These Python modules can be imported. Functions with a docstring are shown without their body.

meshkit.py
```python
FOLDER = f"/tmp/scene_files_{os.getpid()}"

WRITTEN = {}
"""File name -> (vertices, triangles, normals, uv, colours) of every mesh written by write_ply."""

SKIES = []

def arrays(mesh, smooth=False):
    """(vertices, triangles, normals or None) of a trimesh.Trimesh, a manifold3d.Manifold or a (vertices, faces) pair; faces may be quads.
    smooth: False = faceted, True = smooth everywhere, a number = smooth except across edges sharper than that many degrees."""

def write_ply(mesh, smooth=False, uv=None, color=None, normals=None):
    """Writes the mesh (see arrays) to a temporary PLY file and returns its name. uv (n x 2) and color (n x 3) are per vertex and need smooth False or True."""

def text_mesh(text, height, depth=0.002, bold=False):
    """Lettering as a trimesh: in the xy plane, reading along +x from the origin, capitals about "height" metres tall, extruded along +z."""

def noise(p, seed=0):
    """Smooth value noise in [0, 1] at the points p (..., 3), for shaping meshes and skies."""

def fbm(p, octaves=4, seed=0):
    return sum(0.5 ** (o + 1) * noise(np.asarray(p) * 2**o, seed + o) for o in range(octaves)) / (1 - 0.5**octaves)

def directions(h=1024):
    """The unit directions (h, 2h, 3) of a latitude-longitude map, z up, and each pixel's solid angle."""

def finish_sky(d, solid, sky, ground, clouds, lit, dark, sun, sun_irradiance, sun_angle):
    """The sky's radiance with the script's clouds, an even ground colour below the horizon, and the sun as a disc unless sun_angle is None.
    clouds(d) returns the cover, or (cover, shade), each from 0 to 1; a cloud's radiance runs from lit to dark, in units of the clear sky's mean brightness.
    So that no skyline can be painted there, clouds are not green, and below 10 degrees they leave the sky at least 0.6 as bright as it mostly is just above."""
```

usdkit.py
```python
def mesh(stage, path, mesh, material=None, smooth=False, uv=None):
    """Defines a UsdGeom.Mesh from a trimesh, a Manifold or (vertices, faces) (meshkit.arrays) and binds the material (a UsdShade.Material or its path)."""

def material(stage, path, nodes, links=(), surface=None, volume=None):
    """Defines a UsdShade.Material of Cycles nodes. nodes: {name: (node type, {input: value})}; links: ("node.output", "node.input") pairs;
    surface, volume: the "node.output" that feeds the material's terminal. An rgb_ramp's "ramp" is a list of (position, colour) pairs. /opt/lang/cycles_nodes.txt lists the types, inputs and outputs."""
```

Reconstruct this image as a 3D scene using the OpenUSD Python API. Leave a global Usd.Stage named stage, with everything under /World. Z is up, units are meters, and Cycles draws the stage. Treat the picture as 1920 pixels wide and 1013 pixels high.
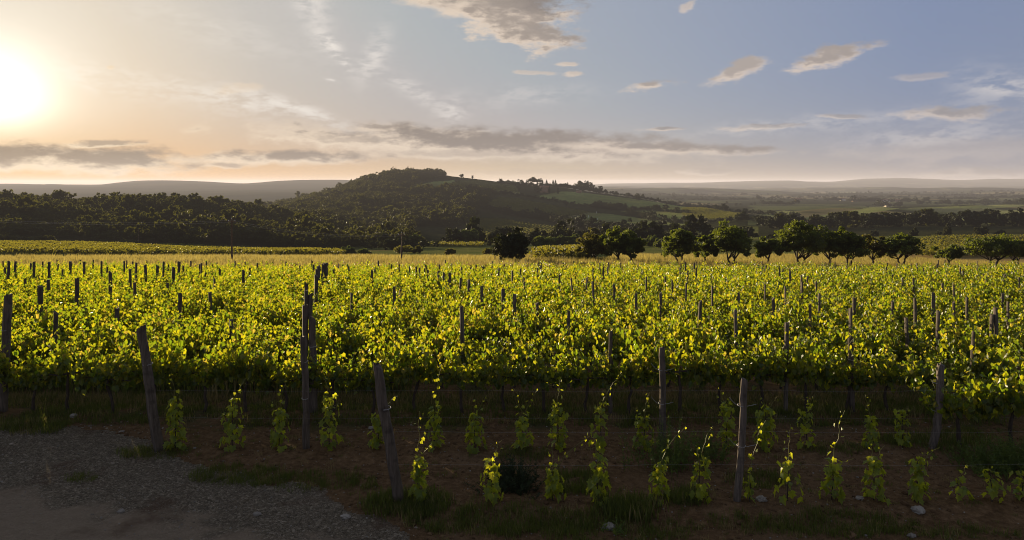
import math
import numpy as np, trimesh, usdkit, meshkit
from pxr import Usd, UsdGeom, UsdLux, UsdShade, Sdf, Gf, Vt
from scipy.interpolate import PchipInterpolator
from scipy.spatial import cKDTree

stage = Usd.Stage.CreateInMemory()
UsdGeom.SetStageUpAxis(stage, 'Z')
UsdGeom.Xform.Define(stage, '/World')
UsdGeom.Scope.Define(stage, '/World/Looks')

# ------------------------------------------------------------------ camera, sky, sun, exposure
FPX, HZ, CAMZ = 1321.0, 345.0, 5.2            # focal length and horizon row of the 1920 px photograph, camera height
EXPOSURE = 1.12
SUN_AZ, SUN_EL = math.radians(-36.3), math.radians(5.7)
SKY_STRENGTH, SUN_INTENSITY = 0.065, 1.25

cam = UsdGeom.Camera.Define(stage, '/World/camera')
cam.CreateHorizontalApertureAttr(36.0)
cam.CreateVerticalApertureAttr(36.0 * 540 / 1024)
cam.CreateFocalLengthAttr(36.0 * FPX / 1920)
cam.CreateVerticalApertureOffsetAttr(-36.0 * (506.5 - HZ) / 1920)
cam.CreateExposureAttr(EXPOSURE)
cam.CreateClippingRangeAttr(Gf.Vec2f(0.1, 200000.0))
cam.AddTranslateOp().Set(Gf.Vec3d(0, 0, CAMZ))
cam.AddRotateXOp().Set(90.0)


class G:
    """Collects the nodes and links of one material."""
    def __init__(s):
        s.nodes, s.links = {}, []
    def n(s, kind, out=None, **inp):
        name = f'n{len(s.nodes)}'
        lit = {}
        for k, v in inp.items():
            if isinstance(v, str) and v.startswith('n') and '.' in v:
                s.links.append((v, f'{name}.{k}'))
            else:
                lit[k] = v
        s.nodes[name] = (kind, lit)
        return f'{name}.{out}' if out else name
    def m(s, op, a, b=0.0, c=0.0, clamp=False):
        return s.n('math', 'value', math_type=op, value1=a, value2=b, value3=c, use_clamp=clamp)
    def ss(s, x, a, b):
        return s.n('map_range', 'result', range_type='smoothstep', value=x, from_min=a, from_max=b, to_min=0.0, to_max=1.0, clamp=True)
    def mix(s, f, a, b, mode='mix'):
        return s.n('mix', 'color', mix_type=mode, fac=f, color1=a, color2=b)
    def noise(s, vec, scale, detail=3.0, rough=0.55, dist=0.0, out='fac'):
        return s.n('noise_texture', out, vector=vec, scale=scale, detail=detail, roughness=rough, distortion=dist)
    def mapped(s, vec, scale=(1, 1, 1), loc=(0, 0, 0), rot=(0, 0, 0)):
        return s.n('mapping', 'vector', mapping_type='point', vector=vec, scale=scale, location=loc, rotation=rot)
    def pos(s):
        return s.n('geometry', 'position')
    def obj(s):
        return s.n('texture_coordinate', 'object')
    def done(s, name, surface=None, volume=None):
        return usdkit.material(stage, f'/World/Looks/{name}', s.nodes, s.links, surface=surface, volume=volume)


def sky_dir(px, py):
    u, v = (px - 960) / FPX, (HZ - py) / FPX
    return math.atan(u), math.atan(v / math.hypot(1, u))


def sky_material():
    g = G()
    d = g.n('texture_coordinate', 'generated')
    sky = g.n('sky_texture', 'color', sky_type='single_scattering', sun_disc=False, sun_elevation=SUN_EL,
              sun_rotation=SUN_AZ, air_density=1.0, aerosol_density=1.0, ozone_density=1.6, altitude=200.0, vector=d)
    sep = g.n('separate_xyz', vector=d)
    x, y, z = sep + '.x', sep + '.y', sep + '.z'
    az = g.m('arctan2', x, y)
    el = g.m('arcsine', z)
    # angle from the sun
    sd = (math.sin(SUN_AZ) * math.cos(SUN_EL), math.cos(SUN_AZ) * math.cos(SUN_EL), math.sin(SUN_EL))
    cosg = g.n('vector_math', 'value', math_type='dot_product', vector1=d, vector2=sd)
    gam = g.m('arccosine', g.m('minimum', cosg, 1.0))
    near = g.m('exponent', g.m('multiply', gam, -2.6))          # 1 at the sun, 0 far from it
    K = 1.0 / (SKY_STRENGTH * 2 ** EXPOSURE)
    def lin(c):
        return tuple(K * ((x / 255 + .055) / 1.055) ** 2.4 for x in c)
    gn = g.m('divide', gam, math.pi)
    top = g.n('rgb_ramp', 'color', fac=gn, ramp=[(a / math.pi, lin(c)) for a, c in SKY_TOP])
    hor = g.n('rgb_ramp', 'color', fac=gn, ramp=[(a / math.pi, lin(c)) for a, c in SKY_LOW])
    elp = g.m('maximum', el, 0.0)
    low = g.m('exponent', g.m('multiply', g.m('divide', elp, g.m('add', .042, g.m('multiply', near, .034))), -1.0))
    col = g.mix(low, top, hor)
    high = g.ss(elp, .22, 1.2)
    col = g.mix(high, col, g.mix(1.0, col, (.90, .84, .73), 'multiply'))  # upper sky out of view, tinted warm to warm the fill on shaded ground
    skyc = g.n('vector_math', 'vector', math_type='minimum', vector1=sky, vector2=(5.0, 4.0, 3.0))
    col = g.mix(SKY_MIX, col, skyc)
    # sun aureole and lens bloom, painted into the sky colour as a glow
    glow = g.m('add', g.m('multiply', g.m('exponent', g.m('multiply', g.m('multiply', gam, gam), -1.0 / .0024)), GLOW_IN),
               g.m('multiply', g.m('exponent', g.m('multiply', gam, -7.0)), GLOW_OUT))
    glow = g.m('multiply', glow, g.m('add', .04, g.m('multiply', g.ss(el, .03, .10), .96)))
    gc = g.n('vector_math', 'vector', math_type='scale', vector1=(1.0, .95, .83), scale=glow)
    col = g.mix(1.0, col, gc, 'add')
    # clouds
    lit = g.mix(near, CLOUD_LIT_FAR, CLOUD_LIT_NEAR)
    drk = g.mix(near, CLOUD_DARK_FAR, CLOUD_DARK_NEAR)
    ang = g.n('combine_xyz', 'vector', x=az, y=el, z=0.0)
    n1 = g.noise(g.mapped(ang, (20, 62, 1)), 1.0, 6, .6, .3)
    n2 = g.noise(g.mapped(ang, (55, 150, 1), (3, 1, 0)), 1.0, 5, .6, .2)
    n1c, n2c = g.m('subtract', n1, .5), g.m('subtract', n2, .5)
    rag = g.m('add', g.m('multiply', n1c, 1.1), g.m('multiply', n2c, 1.0))
    wv = g.n('separate_color', color=g.noise(g.mapped(ang, (22, 48, 1), (9, 4, 2)), 1.0, 5, .6, 0, 'color'))
    w1, w2 = g.m('multiply', g.m('subtract', wv + '.r', .5), 2.6), g.m('multiply', g.m('subtract', wv + '.g', .5), 2.6)
    for (px, py, hw, hh, tilt, dens, shade) in CLOUDS:
        a0, e0 = sky_dir(px, py)
        wa, we = hw / FPX * math.cos(a0) ** 2, hh / FPX * math.cos(a0)
        t = math.radians(tilt)
        da, de = g.m('subtract', az, a0), g.m('subtract', el, e0)
        p = g.m('divide', g.m('add', g.m('multiply', da, math.cos(t)), g.m('multiply', de, math.sin(t))), wa)
        q = g.m('divide', g.m('subtract', g.m('multiply', de, math.cos(t)), g.m('multiply', da, math.sin(t))), we)
        wf = .55 if hw > 180 else 1.0
        p, q = g.m('add', p, g.m('multiply', w1, wf)), g.m('add', q, g.m('multiply', w2, wf))
        r = g.m('sqrt', g.m('add', g.m('multiply', p, p), g.m('multiply', q, q)))
        body = g.m('add', g.m('multiply', g.m('subtract', 1.12, r), 1.5), g.m('multiply', rag, .5 if hw > 180 else 1.0))
        mask = g.m('multiply', g.ss(body, -.05, 1.0), dens)
        core = g.m('add', g.m('add', g.m('multiply', q, .55), g.m('multiply', p, .32)), g.m('add', g.m('add', g.m('multiply', n1c, 1.0), g.m('multiply', n2c, .6)), g.m('multiply', body, .5)))
        c = g.mix(g.m('multiply', g.ss(core, 0.0, .75), shade), lit, drk)
        col = g.mix(mask, col, c)
    wisp = g.mix(near, WISP_FAR, WISP_NEAR)
    # cirrus streaks: distorted fine wisps
    for (px, py, hw, hh, tilt, dens) in WISPS:
        a0, e0 = sky_dir(px, py)
        wa, we = hw / FPX * math.cos(a0) ** 2, hh / FPX * math.cos(a0)
        t = math.radians(tilt)
        da, de = g.m('subtract', az, a0), g.m('subtract', el, e0)
        bend = g.m('multiply', g.m('subtract', g.noise(g.mapped(ang, (18, 18, 1), (px, 0, 0)), 1.0, 2, .5), .5), 1.6)
        p = g.m('divide', g.m('add', g.m('multiply', da, math.cos(t)), g.m('multiply', de, math.sin(t))), wa)
        q = g.m('add', g.m('divide', g.m('subtract', g.m('multiply', de, math.cos(t)), g.m('multiply', da, math.sin(t))), we), bend)
        r2 = g.m('add', g.m('multiply', p, p), g.m('multiply', q, q))
        fall = g.m('exponent', g.m('multiply', r2, -2.0))
        mask = g.m('multiply', g.m('multiply', fall, dens), g.ss(g.m('add', n1, g.m('multiply', n2c, .9)), .30, .68))
        col = g.mix(mask, col, wisp)
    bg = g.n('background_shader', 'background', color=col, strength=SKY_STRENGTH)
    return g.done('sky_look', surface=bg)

SKY_TOP = [(0, (255, 249, 232)), (.15, (220, 211, 195)), (.30, (192, 191, 188)), (.5, (172, 177, 184)), (.79, (156, 164, 181)), (1.15, (128, 142, 175)), (2.0, (116, 125, 148)), (math.pi, (126, 126, 136))]
SKY_LOW = [(0, (255, 186, 20)), (.15, (250, 174, 34)), (.30, (232, 168, 70)), (.6, (208, 170, 120)), (.9, (188, 168, 146)), (1.2, (172, 163, 160)), (2.0, (150, 150, 165)), (math.pi, (140, 142, 160))]
SKY_MIX = .12
CLOUD_LIT_FAR, CLOUD_LIT_NEAR = (4.6, 3.9, 3.4), (7.6, 6.0, 4.0)
CLOUD_DARK_FAR, CLOUD_DARK_NEAR = (1.65, 1.5, 1.5), (1.9, 1.35, .8)
WISP_FAR, WISP_NEAR = (4.3, 4.1, 4.1), (8.6, 7.8, 6.6)
GLOW_IN, GLOW_OUT = 6.5, 1.4
# px, py, half width, half height, tilt, density, shade
CLOUDS = [
    (985, 10, 110, 78, -6, 1.0, .95), (850, -6, 200, 36, -10, .95, .8), (1010, 72, 75, 26, -6, .95, .8), (930, 40, 90, 34, -24, .95, .75),
    (1220, 161, 52, 9, 6, .9, .7), (1385, 130, 62, 18, 20, .9, .6), (1555, 107, 84, 20, 12, .95, .7),
    (905, 268, 440, 34, -2, 1.0, .95), (640, 262, 130, 12, 0, .7, .6), (1250, 278, 230, 12, -2, .9, .9), (850, 290, 260, 10, 0, .5, .8), (710, 239, 50, 7, 0, .7, .8),
    (150, 299, 300, 32, -2, 1.0, .95), (-60, 292, 190, 28, -2, 1.0, .95), (190, 270, 90, 8, 2, .85, .8), (530, 297, 210, 16, 1, .95, .95), (420, 310, 40, 7, 0, .7, .9),
    (1430, 239, 80, 7, 1, .7, .9), (1240, 242, 48, 5, 0, .7, .9), (1770, 212, 110, 14, -3, .75, .85), (1580, 219, 50, 5, -5, .6, .9),
    (1790, 280, 240, 26, 0, .3, .4), (1320, 322, 60, 8, 0, .6, .7), (1820, 325, 130, 12, 0, .45, .8), (1000, 325, 260, 10, 0, .25, .8),
    (1065, 121, 28, 5, 0, .8, .2), (1075, 139, 26, 6, 4, .8, .2), (1005, 137, 40, 5, -4, .6, .2), (1290, 10, 18, 9, 25, .7, .2), (1740, 142, 60, 8, 4, .4, .4),
    (208, 127, 9, 5, 0, .9, .1), (445, 165, 42, 10, 8, .5, .1),
]
# px, py, half width, half height, tilt, density
WISPS = [
    (618, 85, 62, 20, -50, 1.0), (645, 118, 30, 12, -60, .9), (700, 105, 70, 28, 65, .7), (770, 170, 110, 20, -28, .6), (850, 208, 40, 26, 25, .7),
    (560, 205, 160, 16, -17, .8), (450, 190, 140, 18, -14, .6), (300, 165, 300, 30, -15, .3), (585, 8, 60, 34, -60, .7), (1880, 165, 110, 40, -8, .8),
    (620, 151, 16, 4, -15, .9), (130, 140, 180, 26, -20, .4), (1000, 180, 150, 26, 4, .35), (1500, 235, 360, 20, 3, .4), (420, 60, 260, 40, -12, .22), (1750, 255, 220, 26, 4, .5),
]
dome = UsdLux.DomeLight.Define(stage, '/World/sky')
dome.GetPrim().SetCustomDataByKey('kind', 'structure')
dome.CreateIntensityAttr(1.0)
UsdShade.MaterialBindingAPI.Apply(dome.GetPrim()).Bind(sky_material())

sun = UsdLux.DistantLight.Define(stage, '/World/sun')
sun.CreateIntensityAttr(SUN_INTENSITY)
sun.CreateAngleAttr(0.55)
sun.CreateColorAttr(Gf.Vec3f(1.0, .80, .50))
sun.CreateNormalizeAttr(True)
sun.AddRotateZOp().Set(math.degrees(math.pi - SUN_AZ) + 180.0 + 180.0)
sun.AddRotateXOp().Set(90.0 - math.degrees(SUN_EL))

# ------------------------------------------------------------------ helpers
used = {}


def numbered(name, parent='/World'):
    k = (parent, name)
    i = used.get(k, 0)
    used[k] = i + 1
    return f'{parent}/{name}' if i == 0 else f'{parent}/{name}_{i:03d}'


def tag(p, label=None, cat=None, group=None, kind=None):
    p = p.GetPrim() if hasattr(p, 'GetPrim') else p
    for k, v in (('label', label), ('category', cat), ('group', group), ('kind', kind)):
        if v:
            p.SetCustomDataByKey(k, v)
    return p


STRIDE = {}                                          # meshes made of many alike leaves: corners per leaf


def leaf_shades(m, v):
    """One random number per leaf, as a primvar that the leaf materials read."""
    k = STRIDE.get(id(v), (0,))[0]
    if k:
        r = np.random.default_rng(len(v)).random(len(v) // k + 1)
        UsdGeom.PrimvarsAPI(m).CreatePrimvar('shade', Sdf.ValueTypeNames.FloatArray, 'vertex').Set(Vt.FloatArray.FromNumpy(np.repeat(r, k)[:len(v)].astype(np.float32)))


def put(name, mesh, mat, parent='/World', smooth=False, normals=None):
    """One Mesh prim under parent."""
    parent = str(parent.GetPath()) if hasattr(parent, 'GetPath') else parent
    m = usdkit.mesh(stage, numbered(name, parent), mesh, mat, smooth=smooth)
    if isinstance(mesh, tuple):
        leaf_shades(m, mesh[0])
    if normals is not None:
        m.CreateNormalsAttr(Vt.Vec3fArray.FromNumpy(np.asarray(normals, np.float32)))
        m.SetNormalsInterpolation('vertex')
    return m


def empty(name, loc=(0, 0, 0), rz=0.0, sc=1.0):
    x = UsdGeom.Xform.Define(stage, numbered(name))
    x.AddTranslateOp().Set(Gf.Vec3d(*map(float, loc)))
    x.AddRotateZOp().Set(float(rz))
    x.AddScaleOp().Set(Gf.Vec3f(*([float(sc)] * 3 if np.ndim(sc) == 0 else map(float, sc))))
    return x.GetPrim()


def copy_of(src, loc, rz=0.0, sc=1.0):
    p = empty(src.GetName().rstrip('_0123456789'), loc, rz, sc)
    p.GetReferences().AddInternalReference(src.GetPath())
    p.SetInstanceable(True)
    return p


def instancer(name, protos, which, pos, rz, sc, kind='stuff', label=None, cat=None, parent='/World', tilt=None):
    """protos: [(mesh, material)]; one object of many copies."""
    path = numbered(name, parent)
    pi = UsdGeom.PointInstancer.Define(stage, path)
    for i, (m, mat) in enumerate(protos):
        q = usdkit.mesh(stage, f'{path}/shape_{i:03d}', m, mat)
        leaf_shades(q, m[0])
        pi.GetPrototypesRel().AddTarget(q.GetPath())
    n = len(pos)
    pi.CreateProtoIndicesAttr(Vt.IntArray.FromNumpy(np.asarray(which, np.int32)))
    pi.CreatePositionsAttr(Vt.Vec3fArray.FromNumpy(np.asarray(pos, np.float32)))
    sc = np.asarray(sc, float)
    if sc.ndim == 1:
        sc = np.repeat(sc[:, None], 3, 1)
    pi.CreateScalesAttr(Vt.Vec3fArray.FromNumpy(sc.astype(np.float32)))
    rz = np.asarray(rz, float)
    q = np.zeros((n, 4), np.float32)
    if tilt is None:
        q[:, 2], q[:, 3] = np.sin(rz / 2), np.cos(rz / 2)
    else:                                            # any tumble: rotation about a random axis
        ax = np.asarray(tilt, float)
        q[:, :3], q[:, 3] = ax * np.sin(rz / 2)[:, None], np.cos(rz / 2)
    pi.CreateOrientationsAttr(Vt.QuathArray.FromNumpy(q.astype(np.float16)))
    tag(pi, label, cat, None, kind)
    return pi


def cat_mesh(parts):
    v, f, n = [], [], 0
    for a, b in parts:
        v.append(a)
        f.append(b + n)
        n += len(a)
    return np.vstack(v), np.vstack(f)


def tube(pts, rad, sides=6, cap=True):
    p = np.asarray(pts, float)
    r = np.broadcast_to(np.asarray(rad, float), (len(p),))
    t = np.gradient(p, axis=0)
    t /= np.linalg.norm(t, axis=1, keepdims=True) + 1e-12
    ref = np.where(np.abs(t[:, 2:]) < .9, [0, 0, 1.0], [1.0, 0, 0])
    a = np.cross(t, ref)
    a /= np.linalg.norm(a, axis=1, keepdims=True) + 1e-12
    b = np.cross(t, a)
    an = np.arange(sides) * 2 * np.pi / sides
    v = p[:, None] + r[:, None, None] * (np.cos(an)[None, :, None] * a[:, None] + np.sin(an)[None, :, None] * b[:, None])
    i, j = np.meshgrid(np.arange(len(p) - 1), np.arange(sides), indexing='ij')
    k = (j + 1) % sides
    f = np.concatenate([np.stack([i * sides + j, i * sides + k, (i + 1) * sides + k], -1).reshape(-1, 3),
                        np.stack([i * sides + j, (i + 1) * sides + k, (i + 1) * sides + j], -1).reshape(-1, 3)])
    v = v.reshape(-1, 3)
    if cap:
        c0, c1, m = len(v), len(v) + 1, (len(p) - 1) * sides
        v = np.vstack([v, p[0], p[-1]])
        j = np.arange(sides)
        f = np.vstack([f, np.stack([np.full(sides, c0), (j + 1) % sides, j], 1), np.stack([np.full(sides, c1), m + j, m + (j + 1) % sides], 1)])
    return v, f


# ------------------------------------------------------------------ terrain: depth rows of ground rows in the photograph
def row(d):
    k = sorted(d)
    return PchipInterpolator(k, [d[x] for x in k], extrapolate=False)


TABLE = {
    105: {0: 490, 900: 490, 1000: 492, 1300: 495, 1500: 499, 1700: 502, 1920: 503},
    160: {0: 478, 200: 480, 400: 482, 900: 482, 1000: 476, 1200: 478, 1300: 480, 1500: 483, 1700: 485, 1920: 487},
    230: {0: 463, 200: 466, 400: 473, 600: 475, 800: 471, 900: 469, 1000: 466, 1200: 468, 1400: 470, 1700: 466, 1920: 466},
    300: {0: 453, 200: 456, 400: 465, 600: 469, 700: 466, 800: 461, 900: 460, 1000: 458, 1200: 456, 1400: 455, 1700: 447, 1920: 445},
    400: {0: 415, 200: 420, 400: 432, 500: 442, 600: 452, 700: 457, 800: 453, 900: 452, 1000: 448, 1100: 446, 1300: 446, 1400: 442, 1500: 440, 1700: 436, 1920: 434},
    520: {0: 381, 100: 388, 150: 389, 200: 386, 300: 384, 400: 394, 480: 401, 540: 414, 600: 427, 700: 443, 800: 437, 900: 441, 1000: 438, 1200: 436, 1300: 432, 1400: 424, 1500: 425, 1700: 423, 1920: 421},
    700: {0: 400, 300: 404, 400: 408, 500: 413, 600: 407, 700: 412, 800: 409, 900: 412, 1000: 417, 1100: 420, 1200: 418, 1300: 412, 1400: 408, 1500: 412, 1700: 411, 1920: 408},
    900: {0: 404, 400: 404, 500: 400, 600: 385, 700: 380, 800: 379, 900: 381, 1000: 390, 1100: 398, 1200: 395, 1300: 392, 1400: 401, 1500: 404, 1700: 404, 1920: 401},
    1100: {0: 402, 400: 400, 480: 395, 500: 393, 600: 374, 700: 354, 800: 351, 900: 357, 1000: 366, 1100: 374, 1200: 379, 1300: 390, 1400: 398, 1500: 400, 1700: 400, 1920: 396},
    1300: {0: 400, 400: 398, 480: 394, 520: 388, 560: 380, 600: 370, 640: 355, 680: 341, 720: 333, 760: 329, 800: 336, 850: 343, 900: 348, 950: 352, 1000: 356, 1050: 358, 1100: 364, 1150: 369, 1200: 374, 1300: 392, 1400: 397, 1500: 398, 1920: 391},
    1550: {0: 400, 400: 396, 600: 374, 640: 360, 700: 341, 740: 329, 770: 325, 800: 325, 850: 331, 900: 337, 950: 343, 1000: 347, 1050: 351, 1100: 358.5, 1150: 365, 1200: 373, 1300: 390, 1500: 391, 1920: 387},
    1950: {0: 398, 600: 394, 900: 388, 1200: 385, 1920: 382},
    2600: {0: 384, 600: 380, 900: 376, 1920: 374},
    3200: {0: 369, 600: 366, 900: 366, 1920: 367},
    4600: {0: 356, 600: 354, 800: 360, 1920: 361},
    6800: {0: 345, 90: 345, 170: 347, 230: 342, 290: 338.5, 370: 340, 460: 344, 520: 340, 560: 338, 640: 339, 760: 350, 1000: 356, 1920: 357},
    9500: {0: 351, 640: 350, 1000: 353, 1920: 353},
    14000: {0: 350, 900: 350, 1100: 348, 1150: 345.5, 1280: 344, 1380: 341.5, 1480: 338.5, 1547: 341, 1613: 336.5, 1693: 334, 1747: 336, 1813: 338, 1870: 336.5, 1920: 336.5},
    20000: {0: 350, 1920: 350},
}
TD = sorted(TABLE)
TR = [row(TABLE[d]) for d in TD]
NEAR_D = [0.5, 5, 10, 14, 18, 23, 30, 38, 46, 54, 62]


def near_z(D):
    return -3.6 * (np.maximum(D - 14, 0) / 48) ** 1.3


# resample the table: columns of constant px, pchip along log distance
PXC = np.linspace(0, 1920, 193)
_ld = np.log(np.array(NEAR_D + TD, float))
_z = np.vstack([np.repeat(near_z(np.array(NEAR_D, float))[:, None], len(PXC), 1)] +
               [(CAMZ + (HZ - r(PXC)) / FPX * d)[None] for r, d in zip(TR, TD)])
_dl = np.linspace(_ld[0], _ld[-1], 900)
ZT = PchipInterpolator(_ld, _z, axis=0)(_dl)


def fbm(x, y, scale, oct=4, seed=0):
    p = np.stack([np.asarray(x, float) / scale, np.asarray(y, float) / scale, np.full(np.shape(x), 3.7)], -1)
    return meshkit.fbm(p, oct, seed) - .5


def zb(x, y):
    """Broad ground height at a point in front of the camera (any shape of arrays)."""
    x, y = np.asarray(x, float), np.asarray(y, float)
    az = np.arctan2(x, np.where((y == 0) & (x == 0), 1e-6, y))
    azc = np.clip(az, -math.radians(50), math.radians(50))
    r = np.hypot(x, y)
    D = np.clip(r * np.cos(azc), .5, 20000)
    px = np.clip(960 + FPX * np.tan(azc), 0, 1920)
    a = (np.log(D) - _dl[0]) / (_dl[1] - _dl[0])
    i = np.clip(a.astype(int), 0, len(_dl) - 2)
    fa = np.clip(a - i, 0, 1)
    b = px / 10.0
    j = np.clip(b.astype(int), 0, len(PXC) - 2)
    fb = b - j
    return ((ZT[i, j] * (1 - fb) + ZT[i, j + 1] * fb) * (1 - fa) + (ZT[i + 1, j] * (1 - fb) + ZT[i + 1, j + 1] * fb) * fa), D, px


ROWS_Y = [11.45, 13.74] + [16.1 + 2.3 * k for k in range(21)]       # two young rows, then the mature rows
ROWS_A = np.array(ROWS_Y)


def track_edge(x):
    """y of the edge of the gravel track at x."""
    xs = [-40, -9.2, -7.9, -5.6, -3.6, -2.4, -1.7, -1.2, 0, 3, 12, 40]
    ys = [15.6, 15.1, 14.6, 12.9, 12.25, 11.2, 10.6, 9.6, 8.2, 6.9, 5.6, 5.0]
    return np.interp(x, xs, ys)


def zg(x, y):
    """Ground height with relief."""
    z, D, px = zb(x, y)
    x, y = np.asarray(x, float), np.asarray(y, float)
    near = np.clip((75 - D) / 20, 0, 1)
    far = np.clip((D - 1800) / 1300, 0, 1) * np.clip((13000 - D) / 4000, 0, 1)
    mid = np.clip((D - 130) / 100, 0, 1) * np.clip((2000 - D) / 300, 0, 1)
    out = z
    m = near > 0
    if np.any(m):
        xx, yy = x[m], y[m]
        soil = np.clip((yy - track_edge(xx)) / .5, 0, 1)
        d = fbm(xx, yy, 2.2, 3, 1) * .12 + fbm(xx, yy, .45, 3, 2) * (.02 + .06 * soil)
        j = np.abs(yy[:, None] - ROWS_A[None]).min(1)
        d += soil * .05 * np.exp(-(j / .38) ** 2) - soil * .025 * np.exp(-((j - .75) / .2) ** 2)
        add = np.zeros(z.shape)
        add[m] = d * near[m]
        out = out + add
    m = far > 0
    if np.any(m):
        add = np.zeros(z.shape)
        amp = np.clip(D[m] / 4500, .4, 1.3)
        right = .22 + .78 * np.clip((px[m] - 800) / 300, 0, 1)
        add[m] = (fbm(x[m], y[m], 1300, 4, 5) * 95 + fbm(x[m], y[m], 380, 3, 6) * 30) * far[m] * amp * right
        rid = np.exp(-((D[m] - 6800) / 1500) ** 2) * np.clip((760 - px[m]) / 120, 0, 1)
        add[m] += rid * (fbm(x[m], y[m], 700, 4, 8) * 34)
        out = out + add
    m = D > 11000
    if np.any(m):
        add = np.zeros(z.shape)
        add[m] = fbm(x[m], y[m], 1000, 4, 9) * 85 * np.clip((D[m] - 11000) / 2000, 0, 1)
        out = out + add
    m = mid > 0
    if np.any(m):
        add = np.zeros(z.shape)
        add[m] = (fbm(x[m], y[m], 60, 3, 7) * 2.2 + fbm(x[m], y[m], 260, 3, 10) * 34 * np.clip((px[m] - 1400) / 120, 0, 1) * np.clip((D[m] - 560) / 250, 0, 1)) * mid[m]
        out = out + add
    return out


def z1(x, y):
    return float(zg(np.array([float(x)]), np.array([float(y)]))[0])


def at(px, D, h=0.0):
    """Point on the ground at depth D below photograph column px."""
    x = (px - 960) / FPX * D
    return np.array([x, D, z1(x, D) + h])


def pix(x, y, z):
    return 960 + FPX * x / y, HZ - FPX * (z - CAMZ) / y


# table of ground rows seen per column: used to turn outlines of fields on the slopes into plan
_DD = np.exp(np.linspace(np.log(95), np.log(1720), 560))


def on_ground(px, py, dmin=95, dmax=1700):
    """Point of the slope that shows at (px, py): first crossing from the near side between dmin and dmax."""
    D = _DD[(_DD >= dmin) & (_DD <= dmax + 50)]
    x = (px - 960) / FPX * D
    z = zg(x, D)
    yy = HZ - FPX * (z - CAMZ) / D
    k = np.nonzero(yy <= py)[0]
    i = k[0] if len(k) else int(np.argmin(yy))
    if i > 0 and len(k):
        t = (yy[i - 1] - py) / (yy[i - 1] - yy[i] + 1e-9)
        d = D[i - 1] + t * (D[i] - D[i - 1])
    else:
        d = D[i]
    return np.array([(px - 960) / FPX * d, d, z1((px - 960) / FPX * d, d)])


def inside(poly, px, py):
    """Even-odd test, vectorised."""
    poly = np.asarray(poly, float)
    r = np.zeros(np.shape(px), bool)
    for (x0, y0), (x1, y1) in zip(poly, np.roll(poly, -1, 0)):
        c = ((y0 > py) != (y1 > py)) & (px < (x1 - x0) * (py - y0) / (y1 - y0 + 1e-12) + x0)
        r ^= c
    return r

# ------------------------------------------------------------------ ground materials
def bumped(g, height, dist, strength=1.0):
    return g.n('bump', 'normal', height=height, distance=dist, strength=strength)


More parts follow.
